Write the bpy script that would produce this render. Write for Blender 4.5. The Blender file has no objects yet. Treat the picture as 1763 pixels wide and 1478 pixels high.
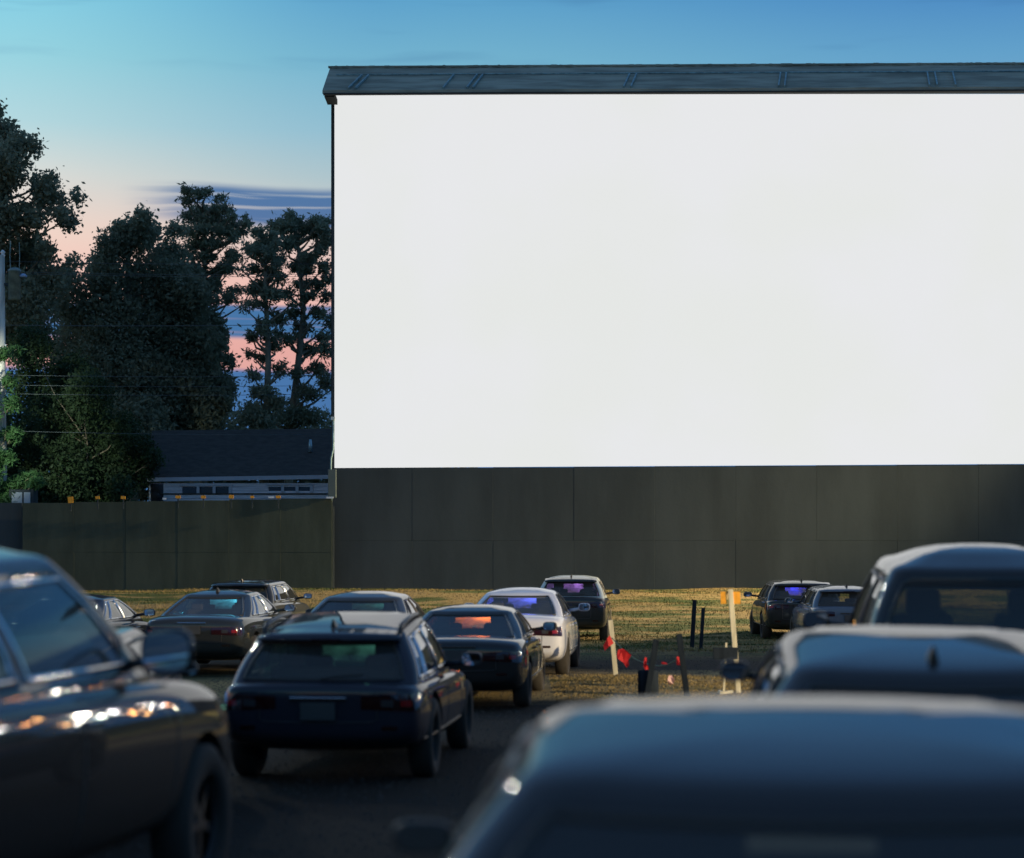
import bpy, bmesh, math, random
import numpy as np
from mathutils import Vector, Matrix
from mathutils.bvhtree import BVHTree
R = math.radians
random.seed(7); rng = np.random.default_rng(11)
sc = bpy.context.scene
col = sc.collection

# ------------------------------------------------------------------ camera
W0, H0, F, CX, HY, CH = 1763.0, 1478.0, 3400.0, 881.5, 962.0, 2.0
cam_d = bpy.data.cameras.new('camera'); cam = bpy.data.objects.new('camera', cam_d); col.objects.link(cam)
cam.location = (0, 0, CH); cam.rotation_euler = (R(90), 0, 0)
cam_d.sensor_width = 36; cam_d.lens = F/W0*36; cam_d.shift_y = (HY-H0/2)/W0
cam_d.clip_start = .1; cam_d.clip_end = 3000
cam_d.dof.use_dof = True; cam_d.dof.focus_distance = 56; cam_d.dof.aperture_fstop = 1.30
cam_d.dof.aperture_blades = 8
sc.camera = cam
def at(px, py, D): return Vector(((px-CX)/F*D, D, CH+(HY-py)/F*D))

# ------------------------------------------------------------------ view, world
sc.view_settings.view_transform = 'Standard'; sc.view_settings.look = 'None'
sc.view_settings.exposure = 0; sc.view_settings.gamma = 1
sc.render.engine = 'CYCLES'
sc.cycles.max_bounces = 8; sc.cycles.transparent_max_bounces = 16
def lin(c):
    return tuple(((v/255)/12.92 if v/255 <= .04045 else ((v/255+.055)/1.055)**2.4) for v in c)+(1,)

world = bpy.data.worlds.new('World'); sc.world = world; world.use_nodes = True
nt = world.node_tree; nt.nodes.clear()
class NB:
    """tiny node builder"""
    def __init__(s, nt): s.nt = nt
    def n(s, t, **k):
        o = s.nt.nodes.new(t)
        for a, b in k.items(): setattr(o, a, b)
        return o
    def put(s, sock, v):
        if hasattr(v, 'is_linked') or hasattr(v, 'links'): s.nt.links.new(v, sock)
        else: sock.default_value = v
    def m(s, op, a, b=None, c=None, clamp=False):
        o = s.n('ShaderNodeMath', operation=op, use_clamp=clamp); s.put(o.inputs[0], a)
        if b is not None: s.put(o.inputs[1], b)
        if c is not None: s.put(o.inputs[2], c)
        return o.outputs[0]
    def ss(s, x, a, b):          # smoothstep a..b
        o = s.n('ShaderNodeMapRange', interpolation_type='SMOOTHSTEP'); s.put(o.inputs[0], x)
        o.inputs[1].default_value = a; o.inputs[2].default_value = b; o.inputs[3].default_value = 0; o.inputs[4].default_value = 1
        return o.outputs[0]
    def mix(s, f, a, b, bt='MIX'):
        o = s.n('ShaderNodeMix', data_type='RGBA', blend_type=bt); s.put(o.inputs[0], f); s.put(o.inputs[6], a); s.put(o.inputs[7], b)
        return o.outputs[2]
    def ramp(s, f, stops, interp='LINEAR'):
        o = s.n('ShaderNodeValToRGB'); s.put(o.inputs[0], f); cr = o.color_ramp; cr.interpolation = interp
        while len(cr.elements) > 1: cr.elements.remove(cr.elements[-1])
        cr.elements[0].position = stops[0][0]; cr.elements[0].color = stops[0][1]
        for p, c in stops[1:]:
            e = cr.elements.new(p); e.color = c
        return o.outputs[0]
    def comb(s, x, y, z):
        o = s.n('ShaderNodeCombineXYZ'); s.put(o.inputs[0], x); s.put(o.inputs[1], y); s.put(o.inputs[2], z); return o.outputs[0]
    def noise(s, v, scale, detail=3, rough=.5, dist=0):
        o = s.n('ShaderNodeTexNoise'); s.put(o.inputs['Vector'], v); o.inputs['Scale'].default_value = scale
        o.inputs['Detail'].default_value = detail; o.inputs['Roughness'].default_value = rough; o.inputs['Distortion'].default_value = dist
        return o.outputs[0]
b = NB(nt)
tc = b.n('ShaderNodeTexCoord'); sp = b.n('ShaderNodeSeparateXYZ'); nt.links.new(tc.outputs['Generated'], sp.inputs[0])
x, y, z = sp.outputs
hor = b.m('SQRT', b.m('ADD', b.m('MULTIPLY', x, x), b.m('MULTIPLY', y, y)))
el = b.m('DIVIDE', z, b.m('MAXIMUM', hor, .02)); az = b.m('ARCTAN2', x, y)
fe = b.m('MULTIPLY', el, 1/1.2, clamp=True)
def st(l): return [(e/1.2, lin(c)) for e, c in l]
high = [(.42, (84, 136, 190)), (.7, (80, 122, 174)), (1.2, (76, 108, 152))]
left = b.ramp(fe, st([(0, (150, 110, 120)), (.08, (218, 160, 155)), (.106, (226, 168, 160)), (.142, (233, 192, 180)), (.162, (229, 203, 190)), (.19, (205, 208, 204)), (.215, (170, 204, 211)), (.25, (142, 200, 213)), (.285, (122, 194, 217))]+high))
mid = b.ramp(fe, st([(0, (150, 110, 120)), (.08, (218, 160, 155)), (.106, (226, 168, 160)), (.142, (233, 192, 182)), (.165, (214, 200, 194)), (.19, (172, 194, 201)), (.215, (145, 188, 207)), (.25, (116, 178, 205)), (.285, (92, 160, 202))]+high))
right = b.ramp(fe, st([(0, (120, 100, 120)), (.1, (170, 160, 175)), (.2, (130, 175, 200)), (.25, (98, 160, 202)), (.285, (72, 134, 194))]+high))
cl = b.mix(b.ss(az, -.25, -.06), left, mid); cl = b.mix(b.ss(az, -.04, .26), cl, right)
# cloud streaks in sky directions
wv = b.noise(b.comb(b.m('MULTIPLY', az, 9.), b.m('MULTIPLY', el, 22.), 3.), 1.0, 3)
elw = b.m('ADD', el, b.m('MULTIPLY', b.m('SUBTRACT', wv, .5), .012))
sn = b.noise(b.comb(b.m('MULTIPLY', az, 7.), b.m('MULTIPLY', elw, 300.), 1.), 1.0, 3, .55)
streak = b.ss(sn, .37, .50)
low1 = b.m('ADD', b.m('MULTIPLY', az, -.06), .159)
b1 = b.m('MULTIPLY', b.m('MULTIPLY', b.ss(b.m('SUBTRACT', elw, low1), -.004, .003), b.m('SUBTRACT', 1., b.ss(elw, .183, .189))), b.ss(az, -.20, -.15))
c1 = b.m('MULTIPLY', b1, b.m('ADD', .45, b.m('MULTIPLY', streak, .55)))
cl = b.mix(b.m('MULTIPLY', c1, .92), cl, lin((60, 106, 158)))
b2 = b.m('MULTIPLY', b.ss(elw, .108, .1115), b.m('SUBTRACT', 1., b.ss(elw, .1245, .1275)))
cl = b.mix(b.m('MULTIPLY', b2, b.m('ADD', .78, b.m('MULTIPLY', streak, .2))), cl, lin((58, 112, 162)))
b3 = b.m('SUBTRACT', 1., b.ss(elw, .0925, .096))
cl = b.mix(b.m('MULTIPLY', b3, .97), cl, lin((58, 112, 166)))
wn = b.noise(b.comb(b.m('MULTIPLY', az, 5.), b.m('MULTIPLY', elw, 55.), 9.), 1.0, 3, .5)
wis = b.m('MULTIPLY', b.m('MULTIPLY', b.ss(wn, .53, .68), b.ss(el, .235, .26)), b.m('SUBTRACT', 1., b.ss(el, .5, .9)))
cl = b.mix(b.m('MULTIPLY', wis, .30), cl, lin((60, 108, 160)))
# dimmer sky away from the afterglow, brighter where the sun went down
dim = b.m('ADD', .95, b.m('MULTIPLY', .05, b.m('SUBTRACT', 1., b.ss(b.m('ABSOLUTE', az), .5, 2.2))))
ga = b.m('ADD', az, .75); glow = b.m('MULTIPLY', b.m('EXPONENT', b.m('MULTIPLY', b.m('MULTIPLY', ga, ga), -9.)), b.m('SUBTRACT', 1., b.ss(el, .25, 1.1)))
k = b.m('MULTIPLY', dim, b.m('ADD', 1., b.m('MULTIPLY', glow, 1.3)))
cl = b.mix(1.0, cl, b.comb(k, k, k), 'MULTIPLY')
cl = b.mix(b.ss(el, -.02, 0.), lin((40, 42, 44)), cl)
bg = b.n('ShaderNodeBackground'); nt.links.new(cl, bg.inputs[0]); bg.inputs[1].default_value = 1
ow = b.n('ShaderNodeOutputWorld'); nt.links.new(bg.outputs[0], ow.inputs[0])

# ------------------------------------------------------------------ materials
MATS = {}
def mat(name, c=(.5,.5,.5), rough=.6, metal=0, coat=0, emit=None, es=1, noise=None, bump=None, spec=.5, trans=0):
    if name in MATS: return MATS[name]
    m = bpy.data.materials.new(name); m.use_nodes = True; t = m.node_tree; p = t.nodes['Principled BSDF']; q = NB(t)
    c = tuple(c[:3])+(1,)
    p.inputs['Base Color'].default_value = c; p.inputs['Roughness'].default_value = rough; p.inputs['Metallic'].default_value = metal
    p.inputs['Coat Weight'].default_value = coat; p.inputs['Coat Roughness'].default_value = .04; p.inputs['Specular IOR Level'].default_value = spec
    tcn = q.n('ShaderNodeTexCoord')
    if noise:      # (scale, amount, [xyz stretch])
        s3 = noise[2] if len(noise) > 2 else (1, 1, 1)
        mp = q.n('ShaderNodeMapping'); t.links.new(tcn.outputs['Object'], mp.inputs[0]); mp.inputs['Scale'].default_value = s3
        nv = q.noise(mp.outputs[0], noise[0], 5, .6)
        f = q.ss(nv, .3, .7)
        a = tuple(v*(1-noise[1]) for v in c[:3])+(1,); d = tuple(min(1, v*(1+noise[1])) for v in c[:3])+(1,)
        t.links.new(q.mix(f, a, d), p.inputs['Base Color'])
    if bump:
        nv = q.noise(tcn.outputs['Object'], bump[0], 4, .6)
        bn = q.n('ShaderNodeBump'); bn.inputs['Strength'].default_value = bump[1]; bn.inputs['Distance'].default_value = bump[2]
        t.links.new(nv, bn.inputs['Height']); t.links.new(bn.outputs[0], p.inputs['Normal'])
    if emit: p.inputs['Emission Color'].default_value = tuple(emit[:3])+(1,); p.inputs['Emission Strength'].default_value = es
    MATS[name] = m; return m
def paint(name, c, dew=.0, metal=.0, coat=1.0):
    if name in MATS: return MATS[name]
    m = mat(name, c, .32, metal, coat)
    t = m.node_tree; q = NB(t); p = t.nodes['Principled BSDF']; p.inputs['Specular IOR Level'].default_value = .1; p.inputs['Roughness'].default_value = .7
    tcn = q.n('ShaderNodeTexCoord')
    nv = q.noise(tcn.outputs['Object'], 90, 2, .7); d = q.ss(nv, .45, .62)
    lo = q.noise(tcn.outputs['Object'], 1.6, 3, .5)
    fl = q.ss(lo, .42, .6)
    r = q.m('ADD', .035, q.m('MULTIPLY', q.m('MULTIPLY', d, fl), dew)); t.links.new(r, p.inputs['Coat Roughness'])
    bn = q.n('ShaderNodeBump'); bn.inputs['Strength'].default_value = .06+dew*.5; bn.inputs['Distance'].default_value = .002
    t.links.new(q.noise(tcn.outputs['Object'], 14, 2, .5) if dew < .1 else nv, bn.inputs['Height']); t.links.new(bn.outputs[0], p.inputs['Coat Normal'])
    return m
def glass(name, tint=(.35,.4,.4), frost=0, fcol=(.5,.6,.6), refl=1.0):
    if name in MATS: return MATS[name]
    m = bpy.data.materials.new(name); m.use_nodes = True; t = m.node_tree; t.nodes.clear(); q = NB(t)
    tr = q.n('ShaderNodeBsdfTransparent'); tr.inputs[0].default_value = tuple(tint)+(1,)
    base = tr.outputs[0]
    if frost:
        tl = q.n('ShaderNodeBsdfDiffuse'); tl.inputs[0].default_value = (.6, .6, .6, 1)
        tcn = q.n('ShaderNodeTexCoord'); nv = q.noise(tcn.outputs['Object'], 1.8, 4, .6, .4)
        mx = q.n('ShaderNodeMixShader'); t.links.new(q.m('MULTIPLY', q.ss(nv, .34, .62), frost), mx.inputs[0])
        t.links.new(base, mx.inputs[1]); t.links.new(tl.outputs[0], mx.inputs[2]); base = mx.outputs[0]
    du = q.n('ShaderNodeBsdfDiffuse'); du.inputs[0].default_value = (.5, .5, .46, 1)
    mxd = q.n('ShaderNodeMixShader'); mxd.inputs[0].default_value = .07; t.links.new(base, mxd.inputs[1]); t.links.new(du.outputs[0], mxd.inputs[2]); base = mxd.outputs[0]
    gl = q.n('ShaderNodeBsdfGlossy'); gl.inputs['Roughness'].default_value = .02
    lw = q.n('ShaderNodeLayerWeight'); lw.inputs[0].default_value = .5; frs = q.m('ADD', .045, q.m('MULTIPLY', .95, q.m('POWER', lw.outputs['Facing'], 5.)))
    mx = q.n('ShaderNodeMixShader'); t.links.new(q.m('MULTIPLY', frs, refl, clamp=True), mx.inputs[0]); t.links.new(base, mx.inputs[1]); t.links.new(gl.outputs[0], mx.inputs[2])
    o = q.n('ShaderNodeOutputMaterial'); t.links.new(mx.outputs[0], o.inputs[0]); MATS[name] = m; return m

# ------------------------------------------------------------------ object helpers
def tag(o, label=None, cat=None, group=None, kind=None):
    if label: o['label'] = label
    if cat: o['category'] = cat
    if group: o['group'] = group
    if kind: o['kind'] = kind
    return o
def empty(name, loc=(0,0,0), rz=0, **k):
    o = bpy.data.objects.new(name, None); col.objects.link(o); o.location = loc; o.rotation_euler = (0, 0, rz); o.empty_display_size = .2
    return tag(o, **k)
def meshobj(name, verts, faces, m, parent=None, smooth=False, loc=(0,0,0)):
    me = bpy.data.meshes.new(name); me.from_pydata([tuple(v) for v in verts], [], faces); me.update()
    if smooth: me.polygons.foreach_set('use_smooth', [True]*len(me.polygons))
    if isinstance(m, (list, tuple)):
        for q in m: me.materials.append(q)
    else: me.materials.append(m)
    o = bpy.data.objects.new(name, me); col.objects.link(o); o.location = loc
    if parent: o.parent = parent
    return o
class MB:
    def __init__(s): s.v = []; s.f = []
    def add(s, vs, fs):
        n = len(s.v); s.v += [Vector(v) for v in vs]; s.f += [tuple(i+n for i in f) for f in fs]; return s
    def box(s, c, d, rot=None):
        hx, hy, hz = d[0]/2, d[1]/2, d[2]/2; c = Vector(c)
        vs = [Vector((a*hx, e*hy, g*hz)) for g in (-1,1) for e in (-1,1) for a in (-1,1)]
        if rot is not None: vs = [rot @ v for v in vs]
        return s.add([v+c for v in vs], [(0,2,3,1),(4,5,7,6),(0,1,5,4),(2,6,7,3),(0,4,6,2),(1,3,7,5)])
    def bar(s, a, e, w, d):       # rectangular bar from a to e
        a, e = Vector(a), Vector(e); t = (e-a).normalized(); r = t.to_track_quat('Z', 'X').to_matrix()
        return s.box((a+e)/2, (w, d, (e-a).length), r)
    def tube(s, pts, r, n=8, cap=True):
        pts = [Vector(p) for p in pts]; rs = r if isinstance(r, (list, tuple)) else [r]*len(pts); base = len(s.v); k = len(pts)
        vs = []; ref = None
        for i, p in enumerate(pts):
            t = (pts[min(i+1, k-1)]-pts[max(i-1, 0)]).normalized()
            if ref is None: ref = t.orthogonal().normalized()
            ref = (ref - t*ref.dot(t)); ref = ref.normalized() if ref.length > 1e-6 else t.orthogonal().normalized()
            bi = t.cross(ref)
            vs += [p+(ref*math.cos(2*math.pi*j/n)+bi*math.sin(2*math.pi*j/n))*rs[i] for j in range(n)]
        fs = [(i*n+j, i*n+(j+1) % n, (i+1)*n+(j+1) % n, (i+1)*n+j) for i in range(k-1) for j in range(n)]
        if cap: fs += [tuple(range(n-1, -1, -1)), tuple((k-1)*n+j for j in range(n))]
        return s.add(vs, fs)
    def lathe(s, prof, n=24, M=None):   # prof [(r, h)], axis z
        k = len(prof); vs = [Vector((r*math.cos(2*math.pi*j/n), r*math.sin(2*math.pi*j/n), h)) for r, h in prof for j in range(n)]
        if M is not None: vs = [M @ v for v in vs]
        return s.add(vs, [(i*n+j, i*n+(j+1) % n, (i+1)*n+(j+1) % n, (i+1)*n+j) for i in range(k-1) for j in range(n)])
    def build(s, name, m, parent=None, smooth=False, bevel=0, sub=0, loc=(0,0,0)):
        o = meshobj(name, s.v, s.f, m, parent, smooth, loc)
        if bevel:
            md = o.modifiers.new('bevel', 'BEVEL'); md.width = bevel; md.segments = 2; md.limit_method = 'ANGLE'
        if sub:
            md = o.modifiers.new('sub', 'SUBSURF'); md.levels = sub; md.render_levels = sub
        return o

# ------------------------------------------------------------------ terrain
def sst(x, a, e):
    t = np.clip((x-a)/(e-a), 0, 1); return t*t*(3-2*t)
def hz(x, y):
    x = np.asarray(x, float); y = np.asarray(y, float)
    z = .55*sst(y, 50, 60)+.33*sst(y, 62.5, 66.5)
    z = z - .10*np.exp(-((y-59.5)/1.2)**2) + .05*np.sin(x*.35+y*.6)*sst(y, 52, 58)
    z = z + .02*np.sin(x*1.3+y*.9)*np.cos(y*.7-x*.4) + .10*np.exp(-((y-31.5)/2.4)**2)*np.exp(-((x-2.2)/2.2)**2)
    z = z + .16*(1-sst(y, 4, 17))
    return z
def gz(x, y): return float(hz(x, y))
xs = np.concatenate([[-900, -300, -100, -50], np.arange(-26, 30.01, .35), [50, 100, 300, 900]])
ys = np.concatenate([[-900, -300, -60, -20, -5], np.arange(0, 72.1, .35), [80, 100, 160, 300, 1200]])
gx, gy = np.meshgrid(xs, ys); gzv = hz(gx, gy)
nx, ny = len(xs), len(ys)
V = np.stack([gx.ravel(), gy.ravel(), gzv.ravel()], 1)
idx = np.arange(nx*ny).reshape(ny, nx)
Fc = np.stack([idx[:-1, :-1].ravel(), idx[:-1, 1:].ravel(), idx[1:, 1:].ravel(), idx[1:, :-1].ravel()], 1)
gm = bpy.data.materials.new('ground'); gm.use_nodes = True; t = gm.node_tree; q = NB(t); p = t.nodes['Principled BSDF']
tcn = q.n('ShaderNodeTexCoord'); spx = q.n('ShaderNodeSeparateXYZ'); t.links.new(tcn.outputs['Object'], spx.inputs[0])
mp = q.n('ShaderNodeMapping'); t.links.new(tcn.outputs['Object'], mp.inputs[0]); mp.inputs['Scale'].default_value = (.35, 1, 1)
n1 = q.noise(mp.outputs[0], .55, 5, .6); n2 = q.noise(tcn.outputs['Object'], 9, 4, .7); n3 = q.noise(tcn.outputs['Object'], 45, 3, .6)
dirt = q.ramp(n3, [(.3, (.022, .0185, .014, 1)), (.7, (.040, .033, .024, 1))])
dry = q.ramp(n2, [(.3, (.20, .14, .055, 1)), (.7, (.36, .27, .12, 1))])
grn = q.ramp(n2, [(.3, (.035, .055, .015, 1)), (.7, (.09, .12, .04, 1))])
isl0 = q.m('MULTIPLY', q.m('SUBTRACT', 1., q.ss(spx.outputs[1], 34, 37)), .10)
n4 = q.noise(mp.outputs[0], 1.7, 4, .65)
ga_ = q.mix(q.ss(q.m('SUBTRACT', q.m('ADD', q.m('MULTIPLY', n1, .6), q.m('MULTIPLY', n4, .4)), isl0), .44, .55), dry, grn)
yy = q.m('ADD', spx.outputs[1], q.m('MULTIPLY', q.m('SUBTRACT', n1, .5), 9.))
f1 = q.ss(yy, 38, 44)
isl = q.m('MULTIPLY', q.m('MULTIPLY', q.ss(yy, 26.5, 29.), q.m('SUBTRACT', 1., q.ss(yy, 33., 36.))), .95)
t.links.new(q.mix(q.m('MAXIMUM', f1, isl), dirt, ga_), p.inputs['Base Color'])
p.inputs['Roughness'].default_value = .95; p.inputs['Specular IOR Level'].default_value = .15
bn = q.n('ShaderNodeBump'); bn.inputs['Strength'].default_value = .8; bn.inputs['Distance'].default_value = .03
t.links.new(q.noise(tcn.outputs['Object'], 22, 4, .7), bn.inputs['Height']); t.links.new(bn.outputs[0], p.inputs['Normal'])
g = meshobj('ground', V.tolist(), Fc.tolist(), gm, smooth=True); tag(g, kind='structure')

# grass tufts: blades grown over the far field and the strip in front of the stakes
def grass(name, N, xr, yr, hgt, dens, label, seed):
    r = np.random.default_rng(seed)
    X = r.uniform(*xr, N); Y = r.uniform(*yr, N)
    keep = r.random(N) < dens(X, Y); X, Y = X[keep], Y[keep]; n = len(X)
    h = hgt*r.uniform(.4, 1.2, n); a = r.uniform(0, 2*np.pi, n); w = r.uniform(.008, .02, n); lean = r.uniform(.1, .9, n)*h
    la = r.uniform(0, 2*np.pi, n); Z = hz(X, Y)-.01
    v = np.zeros((n, 3, 3)); v[:, 0] = np.stack([X-np.cos(a)*w, Y-np.sin(a)*w, Z], 1); v[:, 1] = np.stack([X+np.cos(a)*w, Y+np.sin(a)*w, Z], 1)
    v[:, 2] = np.stack([X+np.cos(la)*lean, Y+np.sin(la)*lean, Z+h], 1)
    me = bpy.data.meshes.new(name); me.vertices.add(n*3); me.vertices.foreach_set('co', v.ravel())
    me.loops.add(n*3); me.loops.foreach_set('vertex_index', np.arange(n*3)); me.polygons.add(n)
    me.polygons.foreach_set('loop_start', np.arange(0, n*3, 3)); me.update(); me.validate()
    me.materials.append(gm); o = bpy.data.objects.new(name, me); col.objects.link(o); tag(o, label, 'grass', kind='stuff'); return o
pn = lambda X, Y: .5+.5*np.sin(X*.8+2*np.sin(Y*.5))*np.cos(Y*1.1+X*.2)
grass('grass', 190000, (-18, 19), (42, 70.6), .06, lambda X, Y: .25+.75*pn(X, Y), 'patchy dry and green grass rising to the foot of the dark wall', 3)
grass('grass', 60000, (.6, 6), (27.5, 33), .035, lambda X, Y: (.15+.85*pn(X*2, Y*2))*np.exp(-((Y-30.5)/1.8)**2), 'strip of dry tan grass around the leaning stakes', 4)

def gravel(N, xr, yr, seed):
    r_ = np.random.default_rng(seed); X = r_.uniform(*xr, N); Y = r_.uniform(*yr, N); sz = r_.uniform(.006, .022, N); Z = hz(X, Y)+sz*.2
    th = r_.uniform(0, 6.28, N); v = np.zeros((N, 4, 3))
    for k in range(3): v[:, k] = np.stack([X+np.cos(th+k*2.09)*sz, Y+np.sin(th+k*2.09)*sz, Z-sz*.3], 1)
    v[:, 3] = np.stack([X, Y, Z+sz*.6], 1); f = np.array([[0, 1, 3], [1, 2, 3], [2, 0, 3]]); f = (f[None]+np.arange(N)[:, None, None]*4).reshape(-1, 3)
    o = meshobj('gravel', v.reshape(-1, 3).tolist(), f.tolist(), mat('gravel_stone', (.07, .06, .05), .9)); tag(o, 'loose small gravel scattered over the dark lot', 'gravel', kind='stuff')
gravel(30000, (-5, 7), (11, 45), 5)

# ------------------------------------------------------------------ screen building
DS = 71.0
m_dark = mat('dark_stained_board', (.056, .070, .074), .9, spec=.1, noise=(.7, .14, (1, 1, .25)), bump=(8, .3, .01))
m_roof = mat('weathered_roof_metal', (.34, .33, .25), .9, spec=.2, noise=(1.5, .3, (.3, 1, 1)))
m_lite = mat('galvanised_pipe', (.25, .38, .38), .5, metal=.3, noise=(5, .35))
m_fence = mat('fence_board', (.072, .085, .062), .9, spec=.1, noise=(1.1, .16, (1.2, 1, .3)), bump=(10, .3, .01))
S = empty('cinema_screen', at(576, 1015, DS), label='huge blank white drive-in movie screen on a dark boarded wall with a narrow roof', cat='screen')
so = Vector(S.location)
XR = 25.5
def sl(px, py, D=DS): return at(px, py, D)-so
xL = sl(576, 0).x; zW0 = sl(0, 806).z; zW1 = sl(0, 162.5).z; xR = XR-so.x; zb = -1.0
mb = MB(); zbr = zW0+.19
# lit face: tilt of bottom edge as in the picture
face = [(xL, -.02, zW0), (xR, -.02, zbr), (xR, -.02, zW1), (xL, -.02, zW1), (xL, .06, zW0), (xR, .06, zbr), (xR, .06, zW1), (xL, .06, zW1)]
sm = bpy.data.materials.new('lit_screen'); sm.use_nodes = True; t = sm.node_tree; q = NB(t); p = t.nodes['Principled BSDF']
p.inputs['Base Color'].default_value = (.01, .01, .01, 1); p.inputs['Roughness'].default_value = 1; p.inputs['Specular IOR Level'].default_value = 0
tcn = q.n('ShaderNodeTexCoord'); nv = q.noise(tcn.outputs['Object'], .16, 3, .5)
nf = q.noise(tcn.outputs['Object'], 7, 4, .6)
ec = q.mix(q.ss(nv, .35, .65), lin((231, 233, 231)), lin((233, 234, 236)))
ec = q.mix(q.m('MULTIPLY', nf, .05), ec, lin((216, 220, 220)))
t.links.new(ec, p.inputs['Emission Color']); p.inputs['Emission Strength'].default_value = .985
meshobj('lit_screen_face', face, [(0,1,2,3),(4,7,6,5),(0,4,5,1),(3,2,6,7),(0,3,7,4),(1,5,6,2)], sm, S)
MB().box(((xL-.10+xR)/2, 1.12, (zW0+zW1)/2+.2), (xR-xL+.16, 2.1, zW1-zW0-.5)).build('screen_backing', m_dark, S)
MB().box((xL-.055, .03, (zW0+zW1)/2), (.10, .14, zW1-zW0)).build('side_frame', m_dark, S)
mb = MB()
n = 11
for i in range(n):
    a = xL-.12+(xR-xL+.12)*i/n; e = xL-.12+(xR-xL+.12)*(i+1)/n
    for z0, z1 in ((zb, zb+2.75), (zb+2.75, zW0-.01+.19*(i/n))):
        mb.box(((a+e)/2, .5+rng.uniform(-.002, .002), (z0+z1)/2), (e-a-.004, 1.0, z1-z0-.004))
mb.build('lower_wall', m_dark, S, bevel=.004)
MB().box(((xL+xR)/2, .6, (zb+zW0)/2-.1), (xR-xL, .9, zW0-zb-.3)).build('wall_core', m_dark, S)
# roof: ridge at the back, eave in front and beyond the left end
DE = 68.2; DRg = 71.6
e0 = sl(555, 156, DE); r0 = sl(568, 118, DRg); rise = .17
def rp(u, v, dz=0):     # u along 0..1, v 0 eave 1 ridge
    A = e0.lerp(r0, v); Bx = A+Vector((xR+.8-A.x, 0, 0)); P_ = A.lerp(Bx, u); P_.z += rise*u+dz; return P_
nU = 60; vs = []; fs = []
for th in (0, -.12):
    for i in range(nU+1):
        for v in (0, .33, .66, 1.0):
            w = .02*math.sin(i*1.7+v*3); vs.append(rp(i/nU, v, th+w*.6))
for th in (0, 1):
    o_ = th*(nU+1)*4
    for i in range(nU):
        for j in range(3):
            a = o_+i*4+j; f = (a, a+4, a+5, a+1); fs.append(f if th == 0 else f[::-1])
hh = (nU+1)*4
for i in range(nU):
    fs.append((i*4, i*4+hh, i*4+4+hh, i*4+4)); fs.append((i*4+3, i*4+7, i*4+7+hh, i*4+3+hh))
for j in range(3): fs.append((j, j+1, j+1+hh, j+hh))
meshobj('roof', vs, fs, m_roof, S)
mb = MB()   # ridge bumps
for i in range(150):
    u = (i+rng.uniform(-.3, .3))/150; mb.box(rp(u, 1, .04), (rng.uniform(.05, .22), .14, rng.uniform(.04, .09)))
mb.bar(rp(0, 1, .02), rp(1, 1, .02), .12, .06)
mb.build('ridge_cap', m_roof, S)
mb = MB()   # eave board, underside sloping up to the screen head, boxed return at the left end
lx, rx_ = e0.x+.03, xR+.6
mb.bar(Vector((lx, e0.y+.02, e0.z-.13)), Vector((rx_, e0.y+.02, e0.z-.13+rise)), .05, .16)
vs = [(lx, e0.y+.06, e0.z-.14), (rx_, e0.y+.06, e0.z-.14+rise), (rx_, -.03, zW1+.02), (lx, -.03, zW1+.02)]
vs += [(v[0], v[1], v[2]+.05) for v in vs]
mb.add(vs, [(0,3,2,1),(4,5,6,7),(0,1,5,4),(2,3,7,6),(0,4,7,3),(1,2,6,5)])
a = sl(557.5, 156, 69.5); e = sl(575, 165, 69.5)
mb.box(((a.x+e.x)/2, -.7, (a.z+e.z)/2), (e.x-a.x, 1.2, a.z-e.z))
mb.build('eave_board', mat('soffit_paint', (.05, .055, .055), .9, spec=.1), S)
mb = MB(); mb.tube([rp(.01, .62, .06), rp(.5, .62, .06), rp(1, .62, .06)], .028, 6); mb.build('roof_pipe', m_lite, S, smooth=True)
for px in (598, 610, 757, 797, 807, 1060, 1072, 1320, 1330, 1573, 1586, 1617):
    u = ((px-555)/(1763-555))*(24.9/(xR+.8-e0.x))*1.0
    a = rp(u, .02, .05); c_ = rp(u+.0105, .60, .05)
    MB().bar(a, c_, .07, .05).build('roof_strut', m_lite, S)
# conduit with a small flood lamp at the left edge of the screen
C_ = empty('conduit_pole', at(571, 1010, 70.3), label='thin metal conduit with small fittings standing at the left edge of the screen', cat='pipe')
co = Vector(C_.location); lo = lambda px, py, D=70.3: at(px, py, D)-co
MB().tube([lo(571, 862), lo(569, 830), lo(570, 790), lo(574, 772), lo(574, 722)], .03, 8).build('pipe', m_lite, C_, smooth=True)
MB().box(lo(572, 833), (.28, .22, 1.0)).build('junction_box', mat('grey_box', (.10, .13, .12), .6), C_, bevel=.01)
MB().box(lo(573.5, 721), (.14, .16, .12)).build('fitting', mat('pale_fitting', (.6, .68, .66), .4), C_, bevel=.01)

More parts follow.
